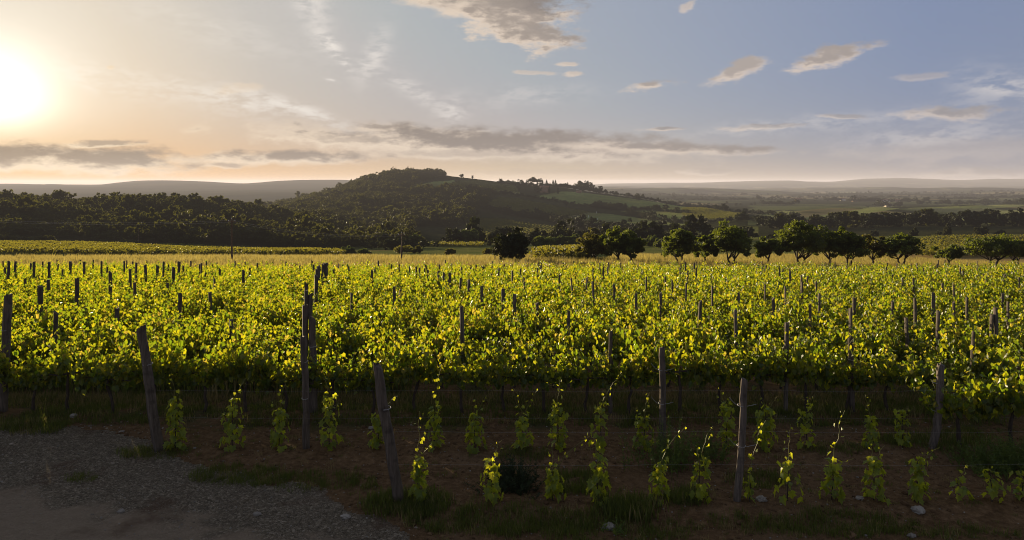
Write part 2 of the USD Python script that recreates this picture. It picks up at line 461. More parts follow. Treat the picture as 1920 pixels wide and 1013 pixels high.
def soil_material():
    g = G()
    p = g.pos()
    big = g.noise(p, .35, 4, .6)
    fine = g.noise(p, 9.0, 6, .65)
    clod = g.noise(p, 38.0, 4, .6)
    vor = g.n('voronoi_texture', 'distance', vector=p, scale=22.0)
    c = g.n('rgb_ramp', 'color', fac=fine, ramp=[(.25, (.066, .036, .017)), (.5, (.132, .076, .036)), (.75, (.215, .130, .068))])
    c = g.mix(g.ss(big, .48, .72), c, (.16, .10, .054))
    speck = g.ss(g.noise(p, 60.0, 2, .5), .70, .78)
    c = g.mix(g.m('multiply', speck, .5), c, (.26, .23, .20))
    sep = g.n('separate_xyz', vector=p)
    grow = g.m('multiply', g.ss(g.noise(p, .9, 4, .6), .46, .62), g.ss(sep + '.y', 14.4, 15.4))
    gm = g.mix(g.noise(p, 14.0, 3), (.035, .045, .014), (.085, .080, .032))
    c = g.mix(g.m('multiply', grow, .8), c, gm)
    h = g.m('add', g.m('multiply', clod, .55), g.m('add', g.m('multiply', vor, .5), fine))
    b = g.n('principled_bsdf', base_color=c, roughness=1.0, specular_ior_level=0.05, normal=bumped(g, h, .055, 1.0))
    return g.done('soil_look', b + '.BSDF')


def gravel_material():
    g = G()
    p = g.pos()
    v = g.n('voronoi_texture', vector=p, scale=30.0)
    v2 = g.n('voronoi_texture', vector=p, scale=75.0)
    tone = g.n('separate_color', 'r', color=v + '.color')
    c = g.n('rgb_ramp', 'color', fac=tone, ramp=[(0, (.088, .068, .045)), (.6, (.185, .146, .100)), (.9, (.34, .272, .19)), (1, (.52, .43, .32))])
    tone2 = g.n('separate_color', 'g', color=v2 + '.color')
    c = g.mix(.45, c, g.n('rgb_ramp', 'color', fac=tone2, ramp=[(0, (.078, .062, .043)), (.8, (.20, .158, .110)), (1, (.50, .42, .32))]))
    sep = g.n('separate_xyz', vector=p)
    # bare tan earth where wheels have worn the gravel away
    worn = g.m('add', g.m('add', g.m('multiply', sep + '.x', -.28), g.m('multiply', sep + '.y', -.9)), 8.7)
    worn = g.m('add', worn, g.m('multiply', g.m('subtract', g.noise(p, 1.3, 5, .6), .5), 2.4))
    tan = g.mix(g.noise(p, 7.0, 5, .65), (.24, .178, .118), (.40, .305, .215))
    c = g.mix(g.m('multiply', g.ss(worn, .1, .7), .85), c, tan)
    patch = g.ss(g.noise(p, .75, 5, .65), .52, .70)
    c = g.mix(g.m('multiply', patch, .7), c, (.125, .075, .048))
    h = g.m('add', g.m('multiply', v + '.distance', -1.0), g.m('multiply', v2 + '.distance', -.5))
    b = g.n('principled_bsdf', base_color=c, roughness=.95, specular_ior_level=.04, normal=bumped(g, g.m('add', h, g.m('multiply', g.noise(p, 3.0, 5, .65), 2.0)), .05, 1.0))
    return g.done('gravel_look', b + '.BSDF')


def land_material(name, a, b_, scale, extra=None, stretch=(1, 1, 1), bump=.3):
    g = G()
    p = g.pos()
    f = g.noise(g.mapped(p, stretch), scale, 5, .65)
    c = g.mix(g.ss(f, .3, .7), a, b_)
    if extra:
        c = g.mix(g.m('multiply', g.ss(g.noise(p, extra[1], 3, .5), extra[2], extra[3]), extra[4]), c, extra[0])
    b = g.n('principled_bsdf', base_color=c, roughness=1.0, specular_ior_level=0.0, normal=bumped(g, f, bump))
    return g.done(name, b + '.BSDF')


def plain_material():
    g = G()
    p = g.pos()
    w = g.n('vector_math', 'vector', math_type='add', vector1=p, vector2=g.n('vector_math', 'vector', math_type='scale', vector1=g.noise(p, .0012, 3, .5, 0, 'color'), scale=300.0))
    flat = g.mapped(w, (1, .55, 0))
    v = g.n('voronoi_texture', 'color', vector=flat, scale=.0045)
    t = g.n('separate_color', 'r', color=v)
    c = g.n('rgb_ramp', 'color', fac=t, interpolate=False, ramp=[(0, (.05, .06, .028)), (.25, (.10, .115, .045)), (.45, (.03, .038, .02)), (.58, (.22, .18, .085)), (.70, (.13, .14, .055)), (.86, (.30, .24, .12))])
    e = g.n('voronoi_texture', 'distance', vector=flat, scale=.0045, feature='distance_to_edge')
    c = g.mix(g.m('subtract', 1.0, g.ss(e, .03, .09)), c, (.018, .024, .012))
    wood = g.ss(g.noise(g.mapped(p, (1, .7, 0)), .0016, 5, .62), .52, .58)
    c = g.mix(wood, c, (.018, .025, .013))
    c = g.mix(.25, c, g.mix(g.noise(p, .02, 4, .6), (.02, .02, .01), (.12, .11, .06)))
    b = g.n('principled_bsdf', base_color=c, roughness=1.0, specular_ior_level=0.0)
    return g.done('plain_look', b + '.BSDF')


M_SOIL, M_GRAVEL = soil_material(), gravel_material()
M_WHEATGROUND = land_material('wheat_ground_look', (.20, .135, .05), (.30, .22, .09), 1.4)
M_MEADOW = land_material('meadow_look', (.070, .092, .024), (.15, .145, .046), .22, ((.17, .13, .055), .03, .5, .7, .6))
M_WOODFLOOR = land_material('woodland_floor_look', (.018, .022, .010), (.045, .045, .020), .2)
M_PASTURE = land_material('pasture_look', (.115, .148, .046), (.185, .195, .066), .05, ((.12, .105, .045), .012, .45, .7, .6))
M_VINEGROUND = land_material('hill_vineyard_ground_look', (.17, .165, .07), (.26, .24, .105), .12)
M_PLAIN = plain_material()
M_PALE_LITFIELD = land_material('pale_lit_field_look', (.15, .175, .055), (.26, .25, .095), .02)  # pale green land, its colour brightened to stand for sun on the slopes
M_MOUNTAIN = land_material('mountain_look', (.03, .036, .02), (.075, .07, .036), .004, ((.13, .11, .06), .0016, .55, .7, .5))

# fields on the slopes: outlines as they show in the photograph, turned into land by where they lie
FIELDS = {
    'upper_meadow': [(772, 350), (812, 341), (855, 338), (845, 344), (826, 349), (787, 353)],
    'upper_vines': [(824, 353), (858, 340), (893, 338), (962, 347), (975, 364), (940, 362), (900, 356)],
    'middle_vines': [(912, 390), (922, 376), (936, 371), (960, 372), (1083, 394), (1107, 399), (1085, 404), (1045, 411), (973, 401), (930, 393)],
    'lower_vines': [(872, 436), (884, 418), (900, 412), (940, 412), (1073, 432), (1080, 444), (1060, 450), (890, 459)],
    'pasture': [(1003, 369), (1053, 359), (1083, 360), (1170, 371), (1300, 388), (1273, 394), (1207, 390), (1123, 388), (1067, 381)],
    'lower_pasture': [(1048, 414), (1087, 405), (1107, 399), (1140, 401), (1290, 421), (1240, 428), (1190, 434), (1107, 431)],
    'right_pasture': [(1166, 396), (1230, 395), (1290, 402), (1290, 418), (1200, 404)],
    'right_vines': [(1280, 392), (1313, 391), (1395, 403), (1375, 411), (1323, 413), (1280, 404)],
}


PALE_LIT_FIELDS = [[(1490, 412), (1545, 403), (1640, 388), (1690, 391), (1620, 401), (1560, 412)], [(1650, 414), (1730, 406), (1850, 397), (1935, 392), (1935, 404), (1860, 413), (1740, 416)],
               [(1700, 391), (1820, 386), (1935, 380), (1935, 386), (1860, 391)], [(1420, 402), (1470, 395), (1500, 398), (1450, 408)]]  # outlines of fields whose pale colour carries the sunlit look


def classify(x, y, z):
    """Which land each ground face is: 0 soil 1 track 2 wheat 3 meadow 4 woodland floor 5 pasture 6 plain 7 mountain 8 vineyard on the hill."""
    D = y
    with np.errstate(divide='ignore', invalid='ignore'):
        px, py = pix(x, np.maximum(y, .1), z)
    k = np.zeros(len(x), int)
    edge = track_edge(x) + fbm(x, y, .7, 4, 11) * 1.3
    k[(y < edge) & (y < 30)] = 1
    k[y < 1] = 1
    k[(D >= 63)] = 2
    wob = fbm(x, y, 30, 3, 12) * 14
    k[(D > 63) & (px > 1000) & (px < 1140) & (D > 118)] = 3
    k[(D + wob > 142 + 46 * np.clip((px - 1100) / 500, 0, 1) - 12 * np.clip((300 - px) / 200, 0, 1))] = 3
    k[(px < 640) & (D > 300 + wob)] = 4
    k[(px >= 640) & (D > 335 + wob)] = 4
    hill = (D > 335) & (D < 1720)
    for n, poly in FIELDS.items():
        m = hill & inside(poly, px, py) & (D > (330 if n == 'lower_vines' else 580))
        k[m] = 8 if 'vines' in n else 5
    k[(px > 1400) & (D > 540) & (D < 1720)] = 6
    k[(px > 1150) & (px <= 1420) & (D > 340) & (D < 520)] = 3
    for poly in PALE_LIT_FIELDS:
        k[(D > 560) & (D < 1720) & inside(poly, px, py)] = 9
    k[D >= 1720] = 6
    k[(D >= 1720) & (px < 780) & (D < 9000)] = 7
    k[D > 11500] = 7
    return k


def build_ground():
    a_in = np.radians(np.arange(-44, 44.001, .19))
    a_out = np.radians(np.concatenate([np.arange(45, 51, 1.0), np.arange(54, 307, 6.0), np.arange(309, 316, 1.0)]))
    az = np.concatenate([a_in, a_out])
    ds = []
    for a, b, s in ((.5, 3.0, .12), (3.0, 8.5, .011), (8.5, 18.6, .0045), (18.6, 62, .012), (62, 95, .03), (95, 1720, .0055), (1720, 20000, .010)):
        n = int(math.log(b / a) / s)
        ds.append(np.exp(np.linspace(math.log(a), math.log(b), n, endpoint=False)))
    D = np.concatenate(ds + [[20000.0]])
    azs = np.where(az > math.pi, az - 2 * math.pi, az)
    r = D[:, None] / np.cos(np.clip(azs, -math.radians(50), math.radians(50)))[None]
    X, Y = r * np.sin(azs)[None], r * np.cos(azs)[None]
    Z = zg(X.ravel(), Y.ravel()).reshape(X.shape)
    nr, nc = X.shape
    V = np.stack([X, Y, Z], -1).reshape(-1, 3)
    i, j = np.meshgrid(np.arange(nr - 1), np.arange(nc), indexing='ij')
    k = (j + 1) % nc
    q = np.stack([i * nc + j, (i + 1) * nc + j, (i + 1) * nc + k, i * nc + k], -1).reshape(-1, 4)
    q = q[:, ::-1]
    n0 = np.array([[0, 0, 1.0]])
    dx = np.cross(V[q[:, 2]] - V[q[:, 0]], V[q[:, 3]] - V[q[:, 1]])
    if dx[:, 2].mean() < 0:
        q, dx = q[:, ::-1], -dx
    N = np.zeros_like(V)
    for c in range(4):
        for a in range(3):
            N[:, a] += np.bincount(q[:, c], weights=dx[:, a], minlength=len(V))
    N /= np.linalg.norm(N, axis=1, keepdims=True) + 1e-12
    global GROUND_LOW, GROUND_HIGH
    GROUND_LOW, GROUND_HIGH = float(V[:, 2].min()), float(V[:, 2].max())
    C = V[q].mean(1)
    kind = classify(C[:, 0], C[:, 1], C[:, 2])
    # middle fan under the camera
    v0 = len(V)
    names = [('ground', M_SOIL), ('gravel_track', M_GRAVEL), ('wheat_field', M_WHEATGROUND), ('meadow', M_MEADOW), ('woodland_floor', M_WOODFLOOR),
             ('pasture', M_PASTURE), ('far_plain', M_PLAIN), ('mountains', M_MOUNTAIN), ('hill_vineyard_ground', M_VINEGROUND), ('pale_fields', M_PALE_LITFIELD)]
    for c, (nm, mat) in enumerate(names):
        f = q[kind == c]
        if not len(f):
            continue
        u, inv = np.unique(f, return_inverse=True)
        f = inv.reshape(-1, 4)
        tri = np.vstack([f[:, [0, 1, 2]], f[:, [0, 2, 3]]])
        m = put(nm, (V[u], tri), mat, normals=N[u])
        tag(m, kind='structure')


build_ground()

# ------------------------------------------------------------------ materials of plants and wood
def leaf_material(name, a, b_, trans, tmix, rough=.45, spec=.4, tip=None, low=None):
    """a, b_: colours of the upper side; trans: what shines through."""
    g = G()
    r = g.n('attribute', 'fac', attribute='shade')
    o = g.n('object_info', 'random')
    f = g.m('fraction', g.m('add', r, o))
    c = g.mix(f, a, b_)
    t = g.mix(g.ss(f, .05, .95), low or tuple(x * .72 for x in trans), trans)
    if tip:
        t = g.mix(g.m('greater_than', f, .93), t, tip)
    d = g.n('principled_bsdf', base_color=c, roughness=rough, specular_ior_level=spec)
    tr = g.n('translucent_bsdf', color=t)
    return g.done(name, g.n('mix_closure', 'closure', fac=tmix, closure1=d + '.BSDF', closure2=tr + '.BSDF'))


def wood_material(name, dark, light, scale=1.0):
    g = G()
    p = g.obj()
    f = g.noise(g.mapped(p, (26 * scale, 26 * scale, 2.2 * scale)), 1.0, 6, .7, .4)
    k = g.noise(p, 5.0 * scale, 4, .6)
    c = g.mix(g.ss(f, .3, .72), dark, light)
    c = g.mix(g.m('multiply', g.ss(k, .5, .7), .55), c, tuple(x * .45 for x in dark))
    b = g.n('principled_bsdf', base_color=c, roughness=.88, specular_ior_level=.25, normal=bumped(g, f, .012, .9))
    return g.done(name, b + '.BSDF')


M_VINE = leaf_material('vine_leaf_look', (.034, .062, .010), (.085, .115, .016), (.56, .52, .010), .56, .40, .55, (.58, .45, .05), (.20, .29, .009))
M_YOUNG = leaf_material('young_vine_leaf_look', (.075, .135, .020), (.135, .195, .030), (.64, .64, .022), .56, .42, .5)
M_SHOOT = leaf_material('shoot_look', (.16, .17, .04), (.22, .20, .06), (.35, .33, .06), .3)
M_BARK = wood_material('vine_bark_look', (.030, .021, .015), (.085, .062, .045), 2.0)
M_POST = wood_material('post_look', (.050, .038, .029), (.135, .104, .080))
M_POST2 = wood_material('grey_post_look', (.060, .047, .038), (.175, .138, .110))
M_GRASS = leaf_material('grass_look', (.050, .078, .017), (.105, .110, .030), (.20, .23, .025), .42, .6, .2)
M_DRYGRASS = leaf_material('dry_grass_look', (.20, .155, .065), (.32, .25, .105), (.36, .27, .10), .4, .7, .15)
M_WHEAT = leaf_material('wheat_look', (.25, .205, .066), (.38, .31, .105), (.45, .365, .09), .5, .7, .2)
M_WEED = leaf_material('weed_look', (.060, .100, .026), (.105, .145, .038), (.24, .30, .04), .45, .6, .2)
g_ = G()
M_WIRE = g_.done('wire_look', g_.n('principled_bsdf', base_color=(.32, .30, .28), metallic=.7, roughness=.5) + '.BSDF')

# ------------------------------------------------------------------ leaves
LEAF_OUT = np.array([(0, -.02), (.30, -.16), (.46, .10), (.36, .24), (.52, .52), (.27, .56), (.0, 1.0), (-.27, .56), (-.52, .52), (-.36, .24), (-.46, .10), (-.30, -.16)])
LEAF_SMALL = np.array([(0, 0), (.36, -.12), (.46, .45), (0, 1.0), (-.46, .45), (-.36, -.12)])


def leaves(pos, nrm, up, size, outline=LEAF_SMALL, fold=.22, rng=None):
    """A cloud of leaves: blade normal nrm, tip direction up (made perpendicular), as one mesh."""
    n = len(pos)
    nrm = nrm / (np.linalg.norm(nrm, axis=1, keepdims=True) + 1e-9)
    t = up - (up * nrm).sum(1, keepdims=True) * nrm
    t /= np.linalg.norm(t, axis=1, keepdims=True) + 1e-9
    s = np.cross(t, nrm)
    o = outline
    m = len(o)
    # midrib vertex in the middle, outline folded up on either side
    loc = np.vstack([[(0, .34)], o])
    h = np.abs(loc[:, 0]) * fold * 2 - .10 * (loc[:, 1] - .3) ** 2
    v = pos[:, None] + size[:, None, None] * (loc[None, :, :1] * s[:, None] + loc[None, :, 1:] * t[:, None] + h[None, :, None] * nrm[:, None])
    k = np.arange(m)
    f1 = np.stack([np.zeros(m, int), 1 + k, 1 + (k + 1) % m], 1)
    f = (np.arange(n)[:, None, None] * (m + 1) + f1[None]).reshape(-1, 3)
    v = v.reshape(-1, 3)
    STRIDE[id(v)] = (m + 1, v)
    return v, f


def cards(pos, size, rng, flat=0.0):
    """Cheap bent leaf sprays for distant crowns: two triangles each."""
    n = len(pos)
    a = rng.normal(size=(n, 3))
    a[:, 2] *= 1 - flat
    a /= np.linalg.norm(a, axis=1, keepdims=True)
    b = np.cross(a, rng.normal(size=(n, 3)))
    b /= np.linalg.norm(b, axis=1, keepdims=True)
    c = np.cross(a, b)
    s = size[:, None]
    j = lambda: rng.uniform(.7, 1.3, (n, 1))
    v = np.stack([pos - a * s * .6 * j(), pos + b * s * .42 * j() + c * s * .12, pos + a * s * .6 * j(), pos - b * s * .42 * j() + c * s * .12], 1)
    f = (np.arange(n)[:, None, None] * 4 + np.array([[0, 1, 2], [0, 2, 3]])[None]).reshape(-1, 3)
    v = v.reshape(-1, 3)
    STRIDE[id(v)] = (4, v)
    return v, f


# ------------------------------------------------------------------ mature vines
def vine_meshes(seed, far=False):
    rng = np.random.default_rng(seed)
    # trunk
    k = 7
    z = np.linspace(-.12, .80, k)
    w = np.cumsum(rng.normal(0, .018, (k, 2)), 0)
    pts = np.column_stack([w[:, 0] + .02 * np.sin(z * 7), w[:, 1], z])
    trunk = tube(pts, np.linspace(.040, .026, k) * rng.uniform(.85, 1.15, k), 7)
    top = pts[-1]
    arms = []
    for s in (-1, 1):
        x = np.linspace(0, .56, 6)
        arms.append(tube(np.column_stack([top[0] + s * x, top[1] + np.cumsum(rng.normal(0, .01, 6)), top[2] + .03 + np.cumsum(rng.normal(0, .01, 6))]), np.linspace(.022, .012, 6), 5))
    cordon = cat_mesh(arms)
    # shoots carry the leaves
    nl = 0
    P, Nn, U, S, shoots = [], [], [], [], []
    ns = 13
    for i in range(ns):
        x0 = -.54 + 1.08 * (i + rng.uniform(.1, .9)) / ns
        L = rng.uniform(.53, .86) + (rng.random() < .3) * rng.uniform(.1, .4)
        lean = rng.normal(0, .30), rng.normal(0, .30)
        m = int(L / .055)
        t = np.linspace(0, 1, m)
        sx = x0 + lean[0] * L * t + .05 * np.sin(3 * t + i)
        sy = lean[1] * L * t + np.sign(lean[1]) * .16 * t ** 2
        sz = .78 + L * (t - .26 * t ** 2 * (abs(lean[1]) * 1.6))
        sp = np.column_stack([sx, sy, sz])
        if not far:
            shoots.append(tube(sp[::3], np.linspace(.006, .0025, len(sp[::3])), 3, cap=False))
        for rep in range(2):
            a = rng.uniform(0, 2 * np.pi, m)
            off = np.column_stack([np.cos(a), np.sin(a), rng.uniform(-.7, .25, m)]) * rng.uniform(.05, .17, m)[:, None]
            P.append(sp + off)
            nn = off + np.column_stack([rng.normal(0, .07, m), rng.normal(0, .07, m), rng.uniform(0, .11, m)])
            Nn.append(nn + rng.normal(0, .05, (m, 3)))
            U.append(np.column_stack([rng.normal(0, .35, m), rng.normal(0, .35, m), np.full(m, -1.0)]) + off * 2)
            S.append(rng.uniform(.075, .150, m) * np.interp(t, [0, .75, 1], [1, .95, .45]))
    # skirt of hanging leaves
    m = 62
    P.append(np.column_stack([rng.uniform(-.56, .56, m), rng.normal(0, .17, m), rng.uniform(.66, 1.0, m)]))
    Nn.append(np.column_stack([rng.normal(0, .4, m), rng.normal(0, 1, m), rng.uniform(0, .6, m)]))
    U.append(np.column_stack([rng.normal(0, .3, m), rng.normal(0, .3, m), np.full(m, -1.0)]))
    S.append(rng.uniform(.09, .15, m))
    P, Nn, U, S = map(np.concatenate, (P, Nn, U, S))
    if far:
        keep = rng.random(len(P)) < .5
        P, Nn, U, S = P[keep], Nn[keep], U[keep], S[keep] * 1.32
    fol = leaves(P, Nn, U, S)
    return trunk, cordon, (cat_mesh(shoots) if shoots else None), fol


NVAR = 9
vine_src, vine_count = [], 0


def new_vine(name_label, x, y, rz, sc):
    global vine_count
    label, group = name_label
    if vine_count < NVAR:
        t, c, s, f = vine_meshes(100 + vine_count)
        p = empty('vine', (x, y, z1(x, y)), rz, sc)
        put('trunk', t, M_BARK, p, smooth=True)
        put('cordon', c, M_BARK, p, smooth=True)
        tag(put('shoots', s, M_SHOOT, p), kind='stuff')
        tag(put('leaves', f, M_VINE, p), kind='stuff')
        vine_src.append(p)
    else:
        p = copy_of(vine_src[vine_rng.integers(NVAR)], (x, y, z1(x, y)), rz, sc)
    tag(p, label, 'grapevine', group)
    vine_count += 1


vine_rng = np.random.default_rng(7)
vines = []
for ri, y in enumerate(ROWS_Y[1:], 1):
    half = .7267 * y + 2.2
    x = 8.75 if ri == 1 else -half
    while x < half:
        vines.append((ri, x + vine_rng.normal(0, .05), y + vine_rng.normal(0, .05)))
        x += .98
SKIP_GAP = [(10, -4.0), (13, 6.0)]
vines = [v for v in vines if not any(r == v[0] and abs(gx - v[1]) < .5 for r, gx in SKIP_GAP)]
IND = 300
ordinal = {2: 'first', 1: 'front'}
far_v = []
front_n = 0
WORDS = ['first', 'second', 'third', 'fourth', 'fifth', 'sixth', 'seventh', 'eighth', 'ninth', 'tenth', 'eleventh', 'twelfth', 'thirteenth', 'fourteenth', 'fifteenth', 'sixteenth',
         'seventeenth', 'eighteenth', 'nineteenth', 'twentieth', 'twenty-first', 'twenty-second', 'twenty-third', 'twenty-fourth', 'twenty-fifth', 'twenty-sixth', 'twenty-seventh', 'twenty-eighth', 'twenty-ninth', 'thirtieth']


def ORD(i):
    return WORDS[i] if i < len(WORDS) else {30: 'thirty-first', 31: 'thirty-second', 32: 'thirty-third'}.get(i, f'{i + 1}{"st" if i % 10 == 0 else "nd" if i % 10 == 1 else "rd" if i % 10 == 2 else "th"}')


n1 = 0
n2 = 0
for i, (ri, x, y) in enumerate(vines):
    rz = (180.0 if vine_rng.random() < .5 else 0.0) + vine_rng.normal(0, 4)
    hz = vine_rng.uniform(.86, 1.16)
    sc = (vine_rng.uniform(.96, 1.06), vine_rng.uniform(.9, 1.2), hz)
    if i < IND:
        inview = abs(x) < .7267 * y + .4
        if ri == 1:
            lab = (f'mature vine beside the weed patch at the right edge, {WORDS[n2]} right of the bent-foot post', None)
            n2 += 1
        elif ri == 2:
            lab = (f'mature vine with bare trunk in the front full row, {ORD(n1)} trunk from the left', None) if inview else (f'{"inner" if abs(x) < .7267 * y + 1.2 else "outer"} mature vine of the front full row beyond the {"left" if x < 0 else "right"} picture edge', None)
            n1 += inview
        else:
            lab = ('leafy mature vine in the sunlit rows behind the front full row, its trunk hidden', 'mature vines in the sunlit rows behind the front full row')
        new_vine(lab, x, y, rz, sc)
    else:
        far_v.append((x, y, z1(x, y), math.radians(rz), *sc))
far_v = np.array(far_v)
fp = []
for k in range(6):
    t, c, s, f = vine_meshes(300 + k, True)
    fp.append((f, M_VINE))
instancer('distant_vine_rows', fp, vine_rng.integers(0, 6, len(far_v)), far_v[:, :3], far_v[:, 3], far_v[:, 4:], label='dense green vine rows at the far end of the vineyard', cat='vines')


# ------------------------------------------------------------------ posts
def post_mesh(base, top, r0, r1, seed, kink=None, sides=9, rings=9):
    """A weathered split post between two points, foot sunk 15 cm; kink = (share of height, sideways shift)."""
    rng = np.random.default_rng(seed)
    base, top = np.asarray(base, float), np.asarray(top, float)
    d = (top - base) / np.linalg.norm(top - base)
    t = np.linspace(0, 1, rings)
    P = (base - d * .15)[None] + t[:, None] * (top - base + d * .15)[None]
    P[:, :2] += np.cumsum(rng.normal(0, .006, (rings, 2)), 0)
    if kink:
        P[:, 0] += kink[1] * np.clip((kink[0] - t) / kink[0], 0, 1) ** 1.3
    r = np.interp(t, [0, 1], [r0, r1]) * (1 + rng.normal(0, .035, rings))
    v, f = tube(P, r, sides)
    lump = 1 + rng.normal(0, .09, sides)                 # split, uneven section
    n = rings * sides
    c = np.repeat(P, sides, 0)
    v[:n] = c + (v[:n] - c) * (np.tile(lump, rings) * (1 + rng.normal(0, .03, n)))[:, None]
    v[n - sides:n, 2] += rng.normal(0, .012, sides) + (v[n - sides:n, 0] - top[0]) * rng.normal(0, .35)   # rough saw cut
    return v, f


def wire_tie(c, r, seed):
    rng = np.random.default_rng(seed)
    a = np.linspace(0, 2 * np.pi, 12)
    ring = np.column_stack([c[0] + (r + .006) * np.cos(a), c[1] + (r + .006) * np.sin(a), c[2] + .01 * np.sin(a)])
    return tube(ring, .0055, 4, cap=False)


def post_px(px_top, py_top, y, px_base=None, py_base=None, r=.06):
    """Post standing in the row at depth y whose top shows at the given place."""
    xt = (px_top - 960) / FPX * y
    zt = CAMZ + (HZ - py_top) / FPX * y
    xb = xt if px_base is None else (px_base - 960) / FPX * y
    return np.array([xb, y, z1(xb, y)]), np.array([xt, y + .02, zt])


posts_at = []
FRONT = [
    # top px, top py, row y, base px, radius, kink, label
    (711, 690, 11.45, 748, .085, None, 'thick dark post leaning left at the head of the front young row'),
    (1393, 710, 11.45, 1388, .062, (.55, -.06), 'straight slim post with twisted wire stubs in the front young row'),
    (266, 613, 13.74, 300, .085, None, 'thick grey post leaning left at the left end of the second young row'),
    (569, 632, 13.74, 575, .062, None, 'upright dark post in front of another post, second young row left of centre'),
    (1241, 652, 13.74, 1241, .060, None, 'slim post rising from the tall weed bush right of the centre'),
    (1759, 683, 13.74, 1752, .072, (.3, -.10), 'stout post with a bent foot where the mature vines begin on the right'),
    (14, 553, 16.1, 4, .095, None, 'thick post cut by the left edge of the picture, leaning right'),
    (585, 596, 16.1, 587, .080, None, 'dark post directly behind the upright dark post left of centre'),
    (1141, 622, 16.1, 1143, .045, None, 'thin dark post among the leaves of the front full row near the centre'),
    (1596, 632, 16.1, 1598, .062, None, 'short reddish post in the front full row right of centre'),
]
n_post = 0
for i, (px, py, y, pb, r, kink, lab) in enumerate(FRONT):
    b, t = post_px(px, py, y, pb)
    v, f = post_mesh(b, t, r * 1.08, r * .92, 500 + i, kink, 12, 14)
    p = empty('vineyard_post', b)
    put('shaft', (v - b, f), M_POST2 if i in (1, 5) else M_POST, p, smooth=60)
    for q in ((.45, .78) if i in (1, 3, 4, 5) else (.7,)):
        c = (t - b) * q
        put('wire_tie', wire_tie(c, r * 1.0, 40 + i), M_WIRE, p)
        if i in (1, 4):
            s = np.linspace(0, 1, 6)
            put('wire_end', tube(np.column_stack([c[0] - r - .16 * s, np.full(6, c[1] - r), c[2] + .14 * s ** 1.5]), .004, 4), M_WIRE, p)
            put('wire_end', tube(np.column_stack([c[0] + r + .15 * s, np.full(6, c[1] - r), c[2] + .03 * s]), .004, 4), M_WIRE, p)
    tag(p, lab, 'post', 'wooden vineyard posts')
    posts_at.append((b[0], y))
MEASURED = [(73, 537), (142, 522), (206, 509), (243, 504.5), (275, 497), (294, 498), (323, 500.5), (343, 499), (372, 496), (379, 495.5), (405, 493), (62, 491), (27, 490), (15, 491), (93, 492), (130, 490), (160, 491), (188, 491), (232, 490), (255, 493), (305, 491), (335, 491),
            (574.5, 573), (583, 551), (590, 517), (595.6, 505), (599, 499), (603, 496), (607, 494), (611, 493), (577, 545), (1067, 584), (1012, 569), (965.5, 551.5), (942, 542), (906, 537), (878, 524), (862, 521.7), (841, 512), (833, 510.6), (822, 509), (804, 506), (796, 504), (788, 502), (779, 500), (769, 499.5),
            (1242, 549), (1247, 514), (1195, 551), (1152, 534), (1113, 528), (1075, 521.7), (1049, 515.6), (1210, 519), (1307, 566), (1384, 581), (1389, 548), (1334, 537), (1473.6, 607), (1518, 570), (1475.6, 538), (1596, 579), (1600, 557.6), (1671, 567.6), (1707, 596), (1714, 560),
            (1758, 582.7), (1815.6, 621), (1857, 591), (1871, 578), (1790.7, 567.6), (1813.5, 557.6), (1890, 567.6), (1449, 560), (1535, 549), (1502.5, 529), (1750, 549), (1284, 530.7), (1433, 533), (988, 522), (1010, 503), (960, 508), (930, 503), (905, 500)]
post_rng = np.random.default_rng(21)
rows_m = np.array(ROWS_Y[2:])
HP = 2.02


def row_of(py, hp=HP):
    """The row whose post tops show at about that height in the picture."""
    tops = HZ + FPX * (CAMZ - near_z(rows_m) - hp) / rows_m
    return rows_m[np.argmin(np.abs(tops - py))]


todo = []
for px, py in MEASURED:
    tall = 565 < px < 615 or px < 340
    y = row_of(py, 2.35 if tall else HP)
    b, t = post_px(px, py, y)
    t[2] = np.clip(t[2], b[2] + 1.75, b[2] + 2.65)
    todo.append((b, t, tall))
    posts_at.append((b[0], y))
for k, y in enumerate(rows_m):
    half = .7267 * y + 1.0
    x = -half + (k * 2.3) % 5.4
    have = np.array([a for a, b in posts_at if abs(b - y) < .5] or [1e9])
    while x < half:
        if np.abs(have - x).min() > 2.6 and k >= 1:
            xx = x + post_rng.normal(0, .35)
            h = post_rng.uniform(1.72, 2.12)
            b = np.array([xx, y, z1(xx, y)])
            todo.append((b, b + [0, 0, h], False))
        x += 5.4
todo.sort(key=lambda q: q[0][1])
lab_seen = {}
for i, (b, t, tall) in enumerate(todo):
    t = t + np.array([post_rng.normal(0, .05), post_rng.normal(0, .05), 0])
    left = b[0] < -.12 * b[1]
    r = post_rng.uniform(.050, .068) if b[0] < .02 * b[1] else post_rng.uniform(.036, .052)
    r = r * 1.25 if tall else r
    v, f = post_mesh(b, t, r * 1.05, r * .95, 900 + i, None, 7, 6)
    m = put('vineyard_post', (v - b, f), M_POST if left else M_POST2, smooth=50)
    m.AddTranslateOp().Set(Gf.Vec3d(*map(float, b)))
    px = pix(*b)[0]
    place = ['far left', 'left', 'centre left', 'centre', 'centre right', 'right', 'far right'][int(np.clip(px / 1920 * 7, 0, 6))]
    ro = int(np.argmin(np.abs(rows_m - b[1])))
    depth = ('near' if ro < 4 else 'middle' if ro < 10 else 'far')
    key = (place, depth)
    lab_seen.setdefault(key, []).append((m, px, ro, t[2] - b[2], abs(t[0] - b[0])))
for (place, depth), ms in lab_seen.items():
    ms.sort(key=lambda q: q[1])
    for j, (m, px, ro, h, lean) in enumerate(ms):
        tag(m, f'{"grey" if place.endswith("right") else "dark"} wooden post above the leaves in the {depth} rows, {place}, {WORDS[min(j, 29)]} from left there', 'post', 'wooden vineyard posts')


